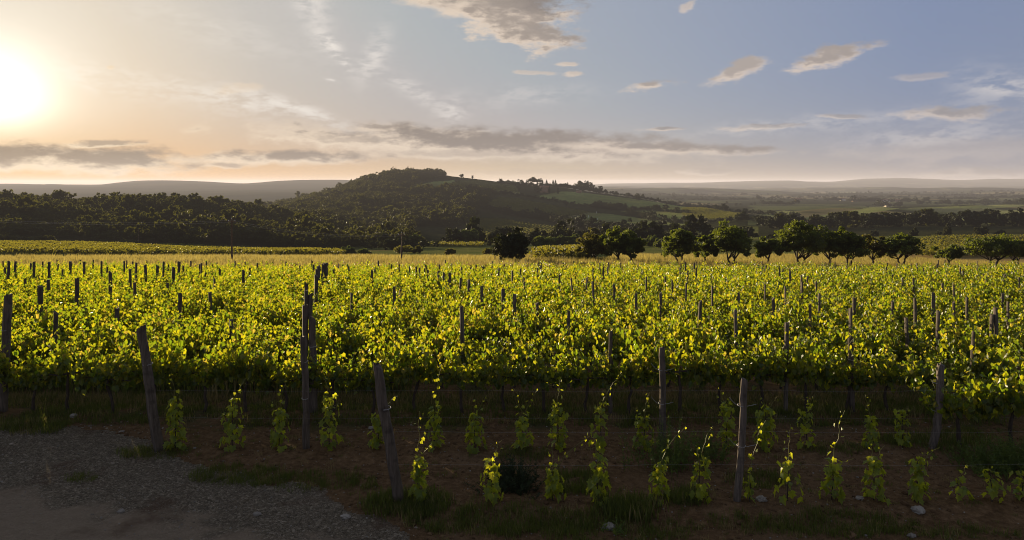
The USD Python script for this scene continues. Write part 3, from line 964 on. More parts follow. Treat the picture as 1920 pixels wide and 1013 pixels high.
# trellis wires of the front rows
for y, x0, x1, hs, nm in ((ROWS_Y[0], -1.9, 9.5, (.62, 1.15), 'front young row'), (ROWS_Y[1], -6.9, 11.5, (.62, 1.15), 'second young row'), (ROWS_Y[2], -13.0, 13.0, (.80,), 'front full row')):
    for k, h in enumerate(hs):
        xs = np.linspace(x0, x1, 26)
        zs = zg(xs, np.full(26, y)).mean() + h - .02 * np.abs(np.sin((xs - x0) / 5.4 * np.pi))
        tag(put('trellis_wire', tube(np.column_stack([xs, np.full(26, y - .05), zs]), .0008, 3), M_WIRE), f'{"lower" if k == 0 else "upper"} thin trellis wire along the {nm}', 'wire')

# ------------------------------------------------------------------ young vines of the two replanted rows
def young_vine(px, y, py_col, tips, label, seed, sparse=1.0):
    rng = np.random.default_rng(seed)
    k = y / FPX
    x0 = (px - 960) * k
    z0 = z1(x0, y)
    base_py = HZ + (CAMZ - z0) / k
    p = empty('young_vine', (x0, y, z0))
    Hc = (base_py - py_col) * k
    tag(p, label, 'young vine', 'young vines in the two replanted rows')
    # training stake and stem
    st = np.column_stack([np.cumsum(rng.normal(0, .006, 6)), np.cumsum(rng.normal(0, .006, 6)), np.linspace(-.1, Hc, 6)])
    put('stem', tube(st, np.linspace(.011, .006, 6), 6), M_BARK, p, smooth=True)
    wide = rng.uniform(.72, 1.1)
    L = []                                            # pos, normal, up, size
    n = int(74 * Hc / .8 * sparse)
    for i in range(n):
        t = (i + rng.random()) / n
        a = rng.uniform(0, 2 * np.pi)
        rr = rng.uniform(.03, .19) * wide * (1.15 - .45 * t)
        off = np.array([math.cos(a) * rr, math.sin(a) * rr, 0])
        L.append((np.array([0, 0, .06 + t * Hc * .98]) + off, off * 4 + np.array([0, 0, rng.uniform(-.1, .5)]) + rng.normal(0, .15, 3),
                  np.array([off[0] * 3, off[1] * 3, -1.0]) + rng.normal(0, .3, 3), rng.uniform(.09, .155) * (1 - .2 * t)))
    for (tx, ty) in tips:
        e = np.array([(tx - px) * k, rng.normal(0, .06), (base_py - ty) * k])
        s0 = np.array([0, 0, Hc * .72])
        m = 9
        t = np.linspace(0, 1, m)[:, None]
        c = s0 + np.array([0, 0, (e[2] - s0[2]) * .6]) + np.array([e[0] * .15, 0, 0])
        S = (1 - t) ** 2 * s0 + 2 * t * (1 - t) * c + t ** 2 * e
        S[1:, :2] += rng.normal(0, .012, (m - 1, 2))
        put('shoot', tube(S, np.linspace(.0065, .0028, m), 5), M_SHOOT, p, smooth=True)
        ln = np.linalg.norm(e - s0)
        for q in range(max(4, int(ln / .085))):
            u = (q + rng.uniform(.2, .8)) / max(4, int(ln / .085))
            j = u * (m - 1)
            pt = S[int(j)] + (S[min(int(j) + 1, m - 1)] - S[int(j)]) * (j - int(j))
            a = rng.uniform(0, 2 * np.pi)
            off = np.array([math.cos(a), math.sin(a) * .7, rng.uniform(-.2, .3)]) * rng.uniform(.03, .075)
            L.append((pt + off, off * 6 + rng.normal(0, .4, 3), np.array([off[0] * 8, off[1] * 8, -.6]) + rng.normal(0, .3, 3), rng.uniform(.075, .12) * (1 - .62 * u)))
        if rng.random() < .6:                         # a curling tendril near the tip
            a = np.linspace(0, 4.5, 12)
            tp = S[-3]
            d = rng.choice([-1, 1])
            put('tendril', tube(np.column_stack([tp[0] + d * (.02 + .035 * a - .02 * np.cos(a * 2)), tp[1] + .02 * np.sin(a * 2), tp[2] + .025 * np.sin(a * 1.2) + .01 * a]), .0022, 4), M_SHOOT, p)
    for (pos, nn, up, sz) in L:
        put('leaf', leaves(pos[None], nn[None], up[None], np.array([sz]), LEAF_OUT, .2), M_YOUNG, p)


Y1, Y2 = ROWS_Y[0], ROWS_Y[1]
YOUNG = [
    (785, Y1, 862, [(786, 770), (812, 825), (770, 850)], 'tallest young vine, its bare sunlit shoot just right of the thick leaning post'),
    (922, Y1, 868, [(940, 828)], 'bright young vine directly left of the dark round bush'),
    (1037, Y1, 885, [(1108, 818), (1035, 832)], 'wide young vine whose shoot arches right to meet its neighbour'),
    (1122, Y1, 856, [(1108, 812), (1125, 835)], 'upright young vine touched by the arching shoot on its left'),
    (1234, Y1, 872, [(1288, 800), (1225, 862)], 'young vine with a long shoot leaning right across the weed bush'),
    (1312, Y1, 862, [(1302, 832), (1336, 800)], 'young vine with two bare tips, right of the weed bush'),
    (1405, Y1, 905, [(1440, 795)], 'thin young vine half hidden behind the post with wire stubs'),
    (1478, Y1, 862, [(1484, 797)], 'young vine with one straight thin tip, first right of the post with wire stubs'),
    (1560, Y1, 868, [(1588, 772), (1600, 860)], 'young vine with the highest pale shoot in the front right'),
    (1638, Y1, 862, [(1634, 832), (1664, 838)], 'dense young vine in the front row right of the one with the highest pale shoot'),
    (1722, Y1, 864, [(1722, 842), (1756, 836)], 'young vine in front of the bent-foot post'),
    (1798, Y1, 902, [(1815, 868)], 'small young vine in front of the left end of the weed patch'),
    (1860, Y1, 885, [(1850, 872)], 'small open young vine in front of the middle of the weed patch'),
    (1917, Y1, 892, [(1922, 862)], 'young vine cut by the right edge of the picture'),
    (329, Y2, 752, [(326, 700)], 'young vine just right of the leaning post at the left end of the second row'),
    (437, Y2, 752, [(466, 705)], 'second young vine right of the leaning post at the left end'),
    (523, Y2, 772, [(538, 712), (515, 745)], 'young vine with pale shoots left of the upright dark post'),
    (618, Y2, 742, [(609, 706), (640, 755)], 'bushy young vine right of the paired dark posts'),
    (708, Y2, 778, [(746, 742)], 'young vine left behind the thick leaning post of the front row'),
    (815, Y2, 765, [(828, 690)], 'tall young vine behind and right of the tallest sunlit one'),
    (890, Y2, 782, [(893, 742), (915, 742)], 'dull young vine in the second row with two short tips'),
    (980, Y2, 785, [(965, 730), (1010, 728)], 'young vine with forked tips behind the dark round bush'),
    (1046, Y2, 760, [(1050, 708)], 'straight narrow young vine in the second row near the picture centre'),
    (1125, Y2, 757, [(1166, 700)], 'young vine whose lit shoot leans right beside the thin dark post'),
    (1207, Y2, 785, [(1217, 735), (1195, 765)], 'young vine left of the weed bush in the second row'),
    (1363, Y2, 758, [(1345, 725), (1372, 748)], 'young vine left behind the post with wire stubs'),
    (1434, Y2, 768, [(1430, 745), (1456, 745)], 'young vine right behind the post with wire stubs'),
    (1512, Y2, 770, [(1528, 742), (1515, 742)], 'young vine in the second row behind the one with one straight thin tip'),
    (1632, Y2, 788, [(1626, 742)], 'narrow young vine in the second row behind the dense one'),
    (1692, Y2, 775, [(1690, 762), (1705, 768)], 'young vine left of the bent-foot post in the second row'),
]
for i, (px, y, pc, tips, lab) in enumerate(YOUNG):
    young_vine(px, y, pc, tips, lab, 1000 + i, .5 if 'thin' in lab or 'small' in lab else [1.0, .75, 1.1, .85, .95, .65][i % 6])


# ------------------------------------------------------------------ grass, weeds, stones in front
def tuft(seed, n, h, spread, w):
    rng = np.random.default_rng(seed)
    parts = []
    for _ in range(n):
        a = rng.uniform(0, 2 * np.pi)
        o = rng.normal(0, spread * .35, 2)
        d = np.array([math.cos(a), math.sin(a)])
        hh = h * rng.uniform(.5, 1.1)
        lean = rng.uniform(.1, .6) * hh
        s = np.array([-d[1], d[0]]) * w * rng.uniform(.7, 1.3)
        v = []
        for t in (0, .55):
            c = np.array([o[0] + d[0] * lean * t ** 1.8, o[1] + d[1] * lean * t ** 1.8])
            ww = 1 - .35 * t
            v += [[*(c - s * ww), hh * t - .01], [*(c + s * ww), hh * t - .01]]
        v.append([o[0] + d[0] * lean, o[1] + d[1] * lean, hh])
        parts.append((np.array(v), np.array([[0, 1, 3], [0, 3, 2], [2, 3, 4]])))
    v, f = cat_mesh(parts)
    STRIDE[id(v)] = (5, v)
    return v, f


TUFTS = [tuft(50 + i, 22, .13, .16, .0045) for i in range(4)]
grng = np.random.default_rng(77)


def ground_px(px, py):
    """Points of the flat near ground that show at (px, py)."""
    y = CAMZ * FPX / (py - HZ)
    return (px - 960) / FPX * y, y


GP = []                                              # x, y, scale, dry
for _ in range(5200):                                # strips between and below the first mature rows
    x, y = grng.uniform(-15, 16), grng.choice([grng.uniform(15.3, 16.6), grng.normal(17.3, .5), grng.normal(19.5, .5)])
    if x < -12 and y < 16:
        continue
    if fbm([x], [y], 1.6, 3, 31)[0] > -.06:
        GP.append((x, y, grng.uniform(.6, 1.5), grng.random() < (.5 if 16.8 < y < 18 else .15)))
for (px, py, hw, hh, n, s) in [(60, 800, 62, 13, 130, 1.2), (290, 848, 70, 14, 90, .8), (450, 893, 95, 20, 170, .8), (560, 905, 60, 18, 60, .8), (762, 950, 80, 22, 200, 1.2), (950, 978, 190, 26, 240, .95), (1175, 958, 55, 18, 70, 1.7),
                               (1100, 1000, 200, 20, 110, .9), (1560, 985, 160, 24, 170, .9), (1330, 985, 150, 22, 60, .8), (1760, 1000, 160, 14, 60, .8), (150, 895, 30, 8, 25, .6), (1080, 905, 50, 22, 90, 1.3), (1290, 935, 40, 15, 60, 1.2),
                               (980, 855, 50, 10, 40, .9), (1420, 900, 60, 14, 60, 1.0), (1690, 830, 70, 14, 70, 1.1), (1780, 830, 80, 25, 110, 1.2), (660, 905, 60, 14, 50, .8), (1560, 845, 60, 10, 40, .9), (130, 775, 90, 8, 60, .8), (600, 765, 300, 8, 120, .8), (1400, 770, 300, 10, 140, .9)]:
    a, r = grng.uniform(0, 2 * np.pi, n), np.sqrt(grng.random(n))
    gx, gy = ground_px(px + hw * r * np.cos(a), np.minimum(py + hh * r * np.sin(a), 1040))
    GP += [(u, v, grng.uniform(.6, 1.25) * s, grng.random() < .12) for u, v in zip(gx, gy)]
for _ in range(900):  # mostly hidden tall tufts, added to keep sun flecks off the gravel
    GP.append((grng.uniform(-19, -3), grng.choice([18.4, 20.7, 23.0]) + grng.normal(0, .18), grng.uniform(2.6, 4.2), grng.random() < .3))
for _ in range(900):
    x, y = grng.uniform(-9, 13), grng.uniform(9.2, 15.4)
    if y > track_edge(x) + .2:
        GP.append((x, y, grng.uniform(.3, .8), grng.random() < .3))
for _ in range(1300):                                # the paler strip behind the first trunks
    GP.append((grng.uniform(-13.5, 13.5), grng.normal(17.35, .28), grng.uniform(.9, 1.7), grng.random() < .6))
GP = np.array(GP, float)
gz = zg(GP[:, 0], GP[:, 1]) - .005
for dry, nm, mat, lab in ((0, 'grass', M_GRASS, 'green grass tufts between the vine rows and along the track'), (1, 'dry_grass', M_DRYGRASS, 'straw coloured dry grass tufts between the vine rows')):
    m = GP[:, 3] == dry
    instancer(nm, [(t, mat) for t in TUFTS], grng.integers(0, 4, m.sum()), np.column_stack([GP[m, :2], gz[m]]), grng.uniform(0, 6.28, m.sum()), GP[m, 2], label=lab, cat='grass')


def weed_stalks(seed, n, h, spread, leafy=26):
    """Upright weedy stalks with narrow leaves: (stalks, leaves)."""
    rng = np.random.default_rng(seed)
    st, P, N_, U, S = [], [], [], [], []
    for _ in range(n):
        o = rng.normal(0, spread, 2)
        hh = h * rng.uniform(.55, 1.05) * (1 - .35 * min(1, np.hypot(*o) / (2 * spread)))
        ln = o * rng.uniform(.1, .5) + rng.normal(0, .05, 2)
        t = np.linspace(0, 1, 5)
        pts = np.column_stack([o[0] + ln[0] * t ** 1.5, o[1] + ln[1] * t ** 1.5, hh * t - .02])
        st.append(tube(pts, np.linspace(.006, .002, 5), 3, cap=False))
        for q in range(leafy):
            u = rng.uniform(.08, 1)
            c = np.array([o[0] + ln[0] * u ** 1.5, o[1] + ln[1] * u ** 1.5, hh * u])
            a = rng.uniform(0, 6.28)
            d = np.array([math.cos(a), math.sin(a), rng.uniform(.2, 1.2)])
            P.append(c)
            U.append(d)
            N_.append(np.cross(d, rng.normal(size=3)))
            S.append(rng.uniform(.05, .12) * (1.1 - .6 * u))
    P, N_, U, S = map(np.array, (P, N_, U, S))
    narrow = np.array([(0, 0), (.12, .35), (0, 1.0), (-.12, .35)])
    return cat_mesh(st), leaves(P, N_, U, S, narrow, .1)


def weed(name, px, py, n, h, spread, mat, label, cat, seed, leafy=26):
    x, y = ground_px(px, py)
    p = empty(name, (x, y, z1(x, y)))
    a, b = weed_stalks(seed, n, h, spread, leafy)
    tag(put('stalks', a, mat, p), kind='stuff')
    tag(put('leaves', b, mat, p), kind='stuff')
    tag(p, label, cat)


M_DARKWEED = leaf_material('dark_bush_look', (.020, .034, .014), (.035, .050, .018), (.04, .06, .012), .25, .6, .2)
weed('weed_bush', 1252, 873, 75, 1.02, .27, M_WEED, 'tall green weed bush around the foot of the slim post right of centre', 'weed', 61, 34)
weed('weed_bush', 1322, 862, 40, .62, .20, M_WEED, 'lower green weed clump joined to the right side of the tall weed bush', 'weed', 62, 30)
weed('round_bush', 957, 912, 95, .58, .20, M_DARKWEED, 'dark round bush on bare soil behind the bright young vine', 'bush', 63, 34)
for i, (px, py, h) in enumerate([(1842, 880, .55), (1872, 884, .62), (1902, 882, .66), (1930, 884, .6)]):
    weed('weed_patch', px, py, 60, h, .24, M_WEED, f'tall weeds in the patch at the right edge, {WORDS[i]} clump from the left', 'weed', 70 + i, 22)
weed('broadleaf_weed', 1152, 1000, 9, .22, .10, M_WEED, 'pale broad weed low in the grass at the bottom centre right', 'weed', 80, 14)


def stone_mesh(seed, sub=1, flat=.65):
    rng = np.random.default_rng(seed)
    m = trimesh.creation.icosphere(sub)
    v = m.vertices * (1 + rng.normal(0, .16, (len(m.vertices), 1))) * np.array([1, rng.uniform(.65, .95), flat * rng.uniform(.7, 1.1)])
    return np.array(v), np.array(m.faces)


def stone_material(name, a, b_):
    g = G()
    c = g.mix(g.n('object_info', 'random'), a, b_)
    c = g.mix(.35, c, g.mix(g.noise(g.obj(), 9.0, 4, .6), tuple(x * .5 for x in a), b_))
    return g.done(name, g.n('principled_bsdf', base_color=c, roughness=.95, specular_ior_level=.08) + '.BSDF')


M_STONE_GREY = stone_material('gravel_stone_look', (.080, .063, .045), (.31, .250, .18))
M_STONE_PALE = stone_material('pale_stone_look', (.16, .138, .112), (.32, .28, .235))
M_CLOD = stone_material('clod_look', (.060, .033, .016), (.155, .092, .046))
STONES = [stone_mesh(i, 0) for i in range(5)]
n = 24000
gx, gy = grng.uniform(-12, 3.0, n), grng.uniform(6.0, 15.6, n)
m = (gy < track_edge(gx) + grng.normal(0, .45, n)) & (fbm(gx, gy, .8, 3, 41) > -.10) & (gx * -.28 - .9 * gy + 8.7 + fbm(gx, gy, 1.0, 3, 44) * 1.6 < .25)
gx, gy = gx[m], gy[m]
s = np.exp(grng.normal(math.log(.0105), .42, len(gx)))
instancer('gravel', [(t, M_STONE_GREY) for t in STONES], grng.integers(0, 5, len(gx)), np.column_stack([gx, gy, zg(gx, gy) + s * .2]), grng.uniform(0, 6.28, len(gx)), s, label='loose grey gravel on the farm track', cat='gravel')
n = 12000
gx, gy = grng.uniform(-12, 13, n), grng.uniform(6.5, 16.0, n)
m = (gy > track_edge(gx) - .1) & (fbm(gx, gy, 1.1, 3, 43) > -.12)
gx, gy = gx[m], gy[m]
s = np.exp(grng.normal(math.log(.017), .5, len(gx)))
instancer('soil_clods', [(t, M_CLOD) for t in STONES], grng.integers(0, 5, len(gx)), np.column_stack([gx, gy, zg(gx, gy) + s * .15]), grng.uniform(0, 6.28, len(gx)), s, label='crumbled red brown clods on the bare soil', cat='soil')
n = 2600
gx, gy = grng.uniform(-12, 13, n), grng.uniform(8.6, 16.0, n)
s = np.exp(grng.normal(math.log(.010), .45, n))
instancer('pale_pebbles', [(t, M_STONE_PALE) for t in STONES], grng.integers(0, 5, n), np.column_stack([gx, gy, zg(gx, gy) + s * .3]), grng.uniform(0, 6.28, n), s, label='small pale pebbles scattered over soil and track', cat='pebbles')
for i, (px, py, r, lab) in enumerate([
    (228, 811, .055, 'white stone on the bare soil left of the leaning post at the left end'),
    (248, 723, .075, 'pale rounded stone in the dark grass behind the leaning post at the left end'),
    (227, 960, .05, 'flat pale stone on the gravel track near the bottom left'),
    (482, 964, .06, 'broken brownish stone on the gravel track near its right edge'),
    (648, 968, .07, 'pale stone at the track edge left of the thick leaning post'),
    (697, 803, .07, 'round grey stone beside the young vine behind the thick leaning post'),
    (1142, 988, .10, 'large pale stone in the grass at the bottom, right of centre'),
    (1427, 942, .08, 'flat stone at the foot of the post with wire stubs'),
    (1722, 962, .10, 'largest grey stone on the soil below the bent-foot post'),
    (1612, 943, .06, 'low pale stone in front of the dense young vine'),
    (1710, 1006, .06, 'pale stone at the bottom edge toward the right'),
    (137, 781, .08, 'low stone at the grass edge in the left foreground')]):
    x, y = ground_px(px, py)
    v, f = stone_mesh(200 + i, 2, .6)
    mm = put('stone', (v * r, f), M_STONE_PALE, smooth=40)
    mm.AddTranslateOp().Set(Gf.Vec3d(x, y, z1(x, y) + r * .25))
    tag(mm, lab, 'stone')

# ------------------------------------------------------------------ trees
M_OAK = leaf_material('oak_leaf_look', (.030, .046, .011), (.060, .076, .018), (.19, .225, .016), .46, .55, .3)
M_OAK2 = leaf_material('olive_brown_leaf_look', (.045, .044, .014), (.075, .068, .020), (.21, .19, .018), .46, .55, .3)
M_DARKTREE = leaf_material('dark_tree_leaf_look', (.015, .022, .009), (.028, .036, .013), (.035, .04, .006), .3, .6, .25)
M_BRIGHTTREE = leaf_material('light_tree_leaf_look', (.050, .075, .020), (.085, .110, .032), (.13, .16, .02), .4, .55, .3)
M_GREYTREE = leaf_material('grey_green_leaf_look', (.060, .066, .038), (.085, .090, .050), (.09, .09, .03), .3, .6, .25)
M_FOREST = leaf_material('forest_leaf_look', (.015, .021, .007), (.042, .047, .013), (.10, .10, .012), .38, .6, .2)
M_TRUNK = wood_material('tree_trunk_look', (.022, .017, .012), (.060, .046, .034), .5)


def crown_cards(rng, W, H, zc, clumps, per, size, flat=.1, bias=.45, bottom=-1.0):
    """Leaf sprays in clumps through an uneven ellipsoid of half-widths W and half-height H centred at zc; also the clump centres."""
    C = []
    while len(C) < clumps:
        d = rng.normal(size=3)
        d /= np.linalg.norm(d)
        if d[2] < bottom:
            continue
        r = rng.uniform(0, 1) ** bias
        C.append(d * r)
    C = np.array(C)
    lump = 1 + .16 * np.sin(C[:, 0] * 5 + rng.uniform(0, 6)) * np.cos(C[:, 1] * 4 + rng.uniform(0, 6)) + rng.normal(0, .07, len(C))
    C = C * lump[:, None] * np.array([W, W, H])
    C[:, 2] += zc
    rad = rng.uniform(.16, .34, len(C)) * W
    idx = np.repeat(np.arange(len(C)), per)
    d = rng.normal(size=(len(idx), 3))
    d /= np.linalg.norm(d, axis=1, keepdims=True)
    P = C[idx] + d * (rad[idx] * rng.uniform(.2, 1, len(idx)) ** .5)[:, None] * np.array([1, 1, .7])
    return cards(P, rng.uniform(.7, 1.3, len(idx)) * size, rng, flat), C


def tree(name, px, D, py_top, hw, py_crown, mat, label, cat, group, seed, stems=1, lean=0.0, density=1.0, card=.30, spread=1.0):
    rng = np.random.default_rng(seed)
    b = at(px, D, -.1)
    k = D / FPX
    zt = CAMZ + (HZ - py_top) * k - b[2]
    zc0 = CAMZ + (HZ - py_crown) * k - b[2]
    W = hw * k * 1.02
    zc0 -= .12 * (zt - zc0)
    H = (zt - zc0) / 2
    p = empty(name, b)
    clumps = int(74 * density)
    (cv, cf), C = crown_cards(rng, W, H, zc0 + H, clumps, 80, card, 0.0, .5, -.72)
    trunks, limbs = [], []
    fork = max(.25, zc0 * rng.uniform(.55, .8))
    for s in range(stems):
        off = (s - (stems - 1) / 2) * .35
        tx = off * (1 + spread * 1.8)
        m = 5
        t = np.linspace(0, 1, m)[:, None]
        top = np.array([tx + lean * fork, rng.normal(0, .15), fork + .3])
        pts = np.array([off, 0, 0]) * (1 - t) + top * t
        pts[1:-1, :2] += rng.normal(0, .05, (m - 2, 2))
        r0 = (.052 * W + .06) / math.sqrt(stems)
        trunks.append(tube(pts, np.linspace(r0 * 1.25, r0 * .85, m), 8))
        far = C[np.argsort(rng.random(len(C)))][:7]
        for c in far:
            e = np.array([c[0], c[1], c[2]])
            mid = top * .45 + e * .55 + np.array([0, 0, -.12 * np.hypot(*(e - top)[:2])])
            t2 = np.linspace(0, 1, 6)[:, None]
            q = (1 - t2) ** 2 * top + 2 * t2 * (1 - t2) * mid + t2 ** 2 * e
            limbs.append(tube(q, np.linspace(r0 * .6, r0 * .12, 6), 5))
    put('trunk', cat_mesh(trunks), M_TRUNK, p, smooth=True)
    put('limbs', cat_mesh(limbs), M_TRUNK, p, smooth=True)
    tag(put('crown', (cv, cf), mat, p), kind='stuff')
    tag(p, label, cat, group)
    return p


ROWG = 'trees along the far edge of the vineyard'
TREES = [
    # px, D, top, half width, crown bottom, look, stems, lean, density, label
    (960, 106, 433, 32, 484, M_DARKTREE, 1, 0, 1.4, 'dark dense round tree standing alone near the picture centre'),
    (1113, 112, 440, 28, 480, M_OAK2, 1, 0, 1.0, 'brownish round tree at the left of the central pair'),
    (1160, 108, 427, 30, 478, M_OAK, 1, -.1, 1.1, 'leafy green tree between the brownish round tree and the forked one'),
    (1182, 106, 437, 26, 480, M_OAK, 1, .15, .9, 'slim-trunked green tree at the right of the central group'),
    (1273, 108, 430, 34, 478, M_OAK, 2, 0, 1.1, 'wide green tree with low branches, first right of the golden gap'),
    (1322, 109, 440, 24, 482, M_OAK, 1, -.1, .8, 'narrower tree squeezed right beside the wide green one'),
    (1372, 107, 424, 37, 480, M_OAK, 2, -.15, 1.2, 'spreading dark tree with two diverging limbs'),
    (1441, 107, 448, 26, 482, M_OAK, 1, 0, .8, 'small flat tree in the gap before the tallest one'),
    (1502, 106, 419, 43, 478, M_OAK, 2, 0, 1.35, 'tallest and broadest tree of the row on the right'),
    (1556, 107, 428, 29, 480, M_OAK, 1, 0, .9, 'straight-trunked tree touching the tallest one'),
    (1590, 106, 431, 34, 480, M_OAK, 2, .2, 1.0, 'tree forking low with a long right-hand limb'),
    (1636, 108, 438, 24, 482, M_OAK2, 1, 0, .75, 'thin-stemmed tree at the end of the closed row'),
    (1690, 106, 442, 33, 479, M_OAK, 2, 0, .95, 'flat-topped tree with a clear V-shaped trunk'),
    (1777, 108, 460, 22, 486, M_OAK, 1, 0, .7, 'lone small tree in front of the green vineyard strip'),
    (1862, 106, 447, 44, 480, M_OAK, 2, .2, 1.2, 'broad low tree with slanting stems near the right edge'),
    (1906, 107, 449, 26, 482, M_OAK, 2, -.1, .8, 'dark tree with a forked trunk cut by the right edge'),
]
for i, (px, D, pt, hw, pc, mat, st, ln, dn, lab) in enumerate(TREES):
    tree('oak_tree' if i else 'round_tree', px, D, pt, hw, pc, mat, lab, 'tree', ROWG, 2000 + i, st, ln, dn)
BACK = [
    (863, 300, 430, 12, 455, M_BRIGHTTREE, .8, 'light green tree, left of the pale pair behind the fields'),
    (884, 295, 428, 14, 455, M_BRIGHTTREE, .9, 'light green tree, right of the pale pair behind the fields'),
    (928, 240, 432, 15, 466, M_GREYTREE, .8, 'grey green tree showing left behind the dark round tree'),
    (1002, 235, 432, 19, 464, M_GREYTREE, .9, 'olive coloured tree right behind the dark round tree'),
    (1018, 225, 444, 20, 468, M_OAK, .9, 'rounded shadowy tree beside the olive coloured one'),
    (1048, 260, 441, 15, 466, M_BRIGHTTREE, .8, 'bright green bushy tree, first of the sunlit hedge trees'),
    (1078, 258, 439, 16, 466, M_BRIGHTTREE, .8, 'bright green bushy tree in the middle of the sunlit hedge'),
    (1112, 270, 428, 13, 455, M_OAK2, .8, 'brown-topped tree peeping above the central pair'),
    (1222, 262, 443, 14, 464, M_BRIGHTTREE, .7, 'bright bushy tree behind the golden gap'),
    (1238, 250, 448, 12, 468, M_OAK, .6, 'dark shrub tree left of the wide green tree'),
    (733, 262, 447, 13, 470, M_DARKTREE, .7, 'dark bushy tree left of the middle utility pole'),
    (776, 300, 440, 12, 461, M_OAK, .7, 'dark tree at the foot of the wooded hill'),
    (1640, 345, 432, 7, 447, M_GREYTREE, .4, 'small grey green tree far behind the thin-stemmed tree'),
    (1776, 330, 421, 8, 443, M_GREYTREE, .5, 'tallest slim grey tree beyond the green vineyard strip'),
    (1761, 335, 434, 5, 445, M_GREYTREE, .3, 'small slim tree left of the tallest grey one'),
    (1833, 330, 427, 6, 444, M_GREYTREE, .4, 'left one of two slim grey trees far right'),
    (1846, 330, 422, 7, 444, M_GREYTREE, .4, 'right one of two slim grey trees far right'),
    (1876, 325, 431, 8, 446, M_GREYTREE, .4, 'round grey tree far right beyond the vineyard strip'),
    (1714, 338, 429, 7, 446, M_DARKTREE, .4, 'dark slim tree beyond the vineyard strip'),
]
for i, (px, D, pt, hw, pc, mat, dn, lab) in enumerate(BACK):
    tree('field_tree', px, D, pt, hw, pc, mat, lab, 'tree', 'trees scattered behind the fields', 2100 + i, 1, 0, dn, card=.0021 * D)


def bush(px, D, py_top, hw, mat, label, seed, group, card=None):
    rng = np.random.default_rng(seed)
    b = at(px, D, -.1)
    k = D / FPX
    H = (CAMZ + (HZ - py_top) * k - b[2]) / 2
    p = empty('bush', b)
    W = hw * k
    m, C = crown_cards(rng, W, H, H, 26, 60, card or .0021 * D, bias=.4, bottom=-.8)
    put('stem', tube([[0, 0, 0], [.05, 0, H * .5], [0, .05, H]], [.12, .09, .05], 5), M_TRUNK, p)
    tag(put('foliage', m, mat, p), kind='stuff')
    tag(p, label, 'bush', group)


for i, (px, D, pt, hw, mat, lab) in enumerate([
    (657, 190, 464, 15, M_BRIGHTTREE, 'rounded pale green bush, left of the two by the wheat field'),
    (683, 192, 466, 11, M_BRIGHTTREE, 'rounded pale green bush, right of the two by the wheat field'),
    (757, 205, 459, 17, M_OAK2, 'olive bush around the foot of the middle utility pole'),
    (783, 200, 463, 12, M_OAK2, 'olive bush right of the middle utility pole'),
    (846, 180, 467, 12, M_OAK2, 'dull olive bush at the edge of the rough meadow'),
    (915, 190, 468, 10, M_OAK2, 'low scrub left of the short pole'),
    (1005, 150, 486, 6, M_OAK2, 'tiny scrub beside the dark round tree')]):
    bush(px, D, pt, hw, mat, lab, 2200 + i, 'bushes at the edge of the fields')
for i, (px, pt, hw) in enumerate([(-12, 440, 18), (14, 440, 18), (45, 443, 15), (64, 443, 15), (86, 443, 16), (189, 451, 14), (211, 453, 14), (232, 451, 16), (250, 452, 16)]):
    bush(px, 292, pt, hw, M_FOREST, f'low dark bush in the hedge above the left vineyard strip, {WORDS[i]} from the left', 2250 + i, 'hedge bushes above the left vineyard strip')


# ------------------------------------------------------------------ woodland, hedges, hillside vines
def forest_shape(seed, n=255, card=.80):
    rng = np.random.default_rng(seed)
    m, _ = crown_cards(rng, 2.7, 2.3, 2.9, 17, n // 17, card, bias=.3, bottom=-.35)
    return m


FOREST = [forest_shape(400 + i) for i in range(7)]
frng = np.random.default_rng(91)


def jitter_grid(d0, d1, p0, p1, step):
    out = []
    D = d0
    while D < d1:
        s = step * (.8 + .5 * (D / 1000))
        x = np.arange((p0 - 960) / FPX * D, (p1 - 960) / FPX * D, s)
        out.append(np.column_stack([x + frng.uniform(-.42, .42, len(x)) * s, D + frng.uniform(-.42, .42, len(x)) * s]))
        D += s
    return np.vstack(out)


def wood(name, Q, label, lo, hi, mat=None, cat='woodland'):
    z = zg(Q[:, 0], Q[:, 1])
    s = (lo + hi) / 2 * np.exp(frng.normal(0, .26, len(Q))) * (1 + .7 * fbm(Q[:, 0], Q[:, 1], 45, 2, 61))
    sc = np.column_stack([s * frng.uniform(.85, 1.15, len(Q)), s * frng.uniform(.85, 1.15, len(Q)), s * frng.uniform(.8, 1.25, len(Q))])
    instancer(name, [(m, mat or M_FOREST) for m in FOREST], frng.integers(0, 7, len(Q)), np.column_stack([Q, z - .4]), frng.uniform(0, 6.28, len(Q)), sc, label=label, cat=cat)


Q = jitter_grid(306, 590, -90, 800, 5.8)
px, py = pix(Q[:, 0], Q[:, 1], zg(Q[:, 0], Q[:, 1]))
Q = Q[(px < 790 - (Q[:, 1] - 300) * .1) & (Q[:, 1] > 306 + 12 * np.sin(px / 60))]
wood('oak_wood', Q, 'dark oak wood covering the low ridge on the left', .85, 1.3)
HILL_WOOD = [(430, 480), (430, 370), (560, 340), (700, 320), (760, 310), (838, 316), (834, 334), (806, 340), (770, 347), (784, 355), (826, 356), (905, 362), (936, 367), (922, 376), (908, 390), (886, 412), (868, 438), (850, 480)]
Q = jitter_grid(590, 1640, 430, 960, 6.2)
px, py = pix(Q[:, 0], Q[:, 1], zg(Q[:, 0], Q[:, 1]))
Q = Q[inside(HILL_WOOD, px, py)]
wood('hill_wood', Q, 'woodland on the shaded left flank of the main hill', 1.0, 1.55)


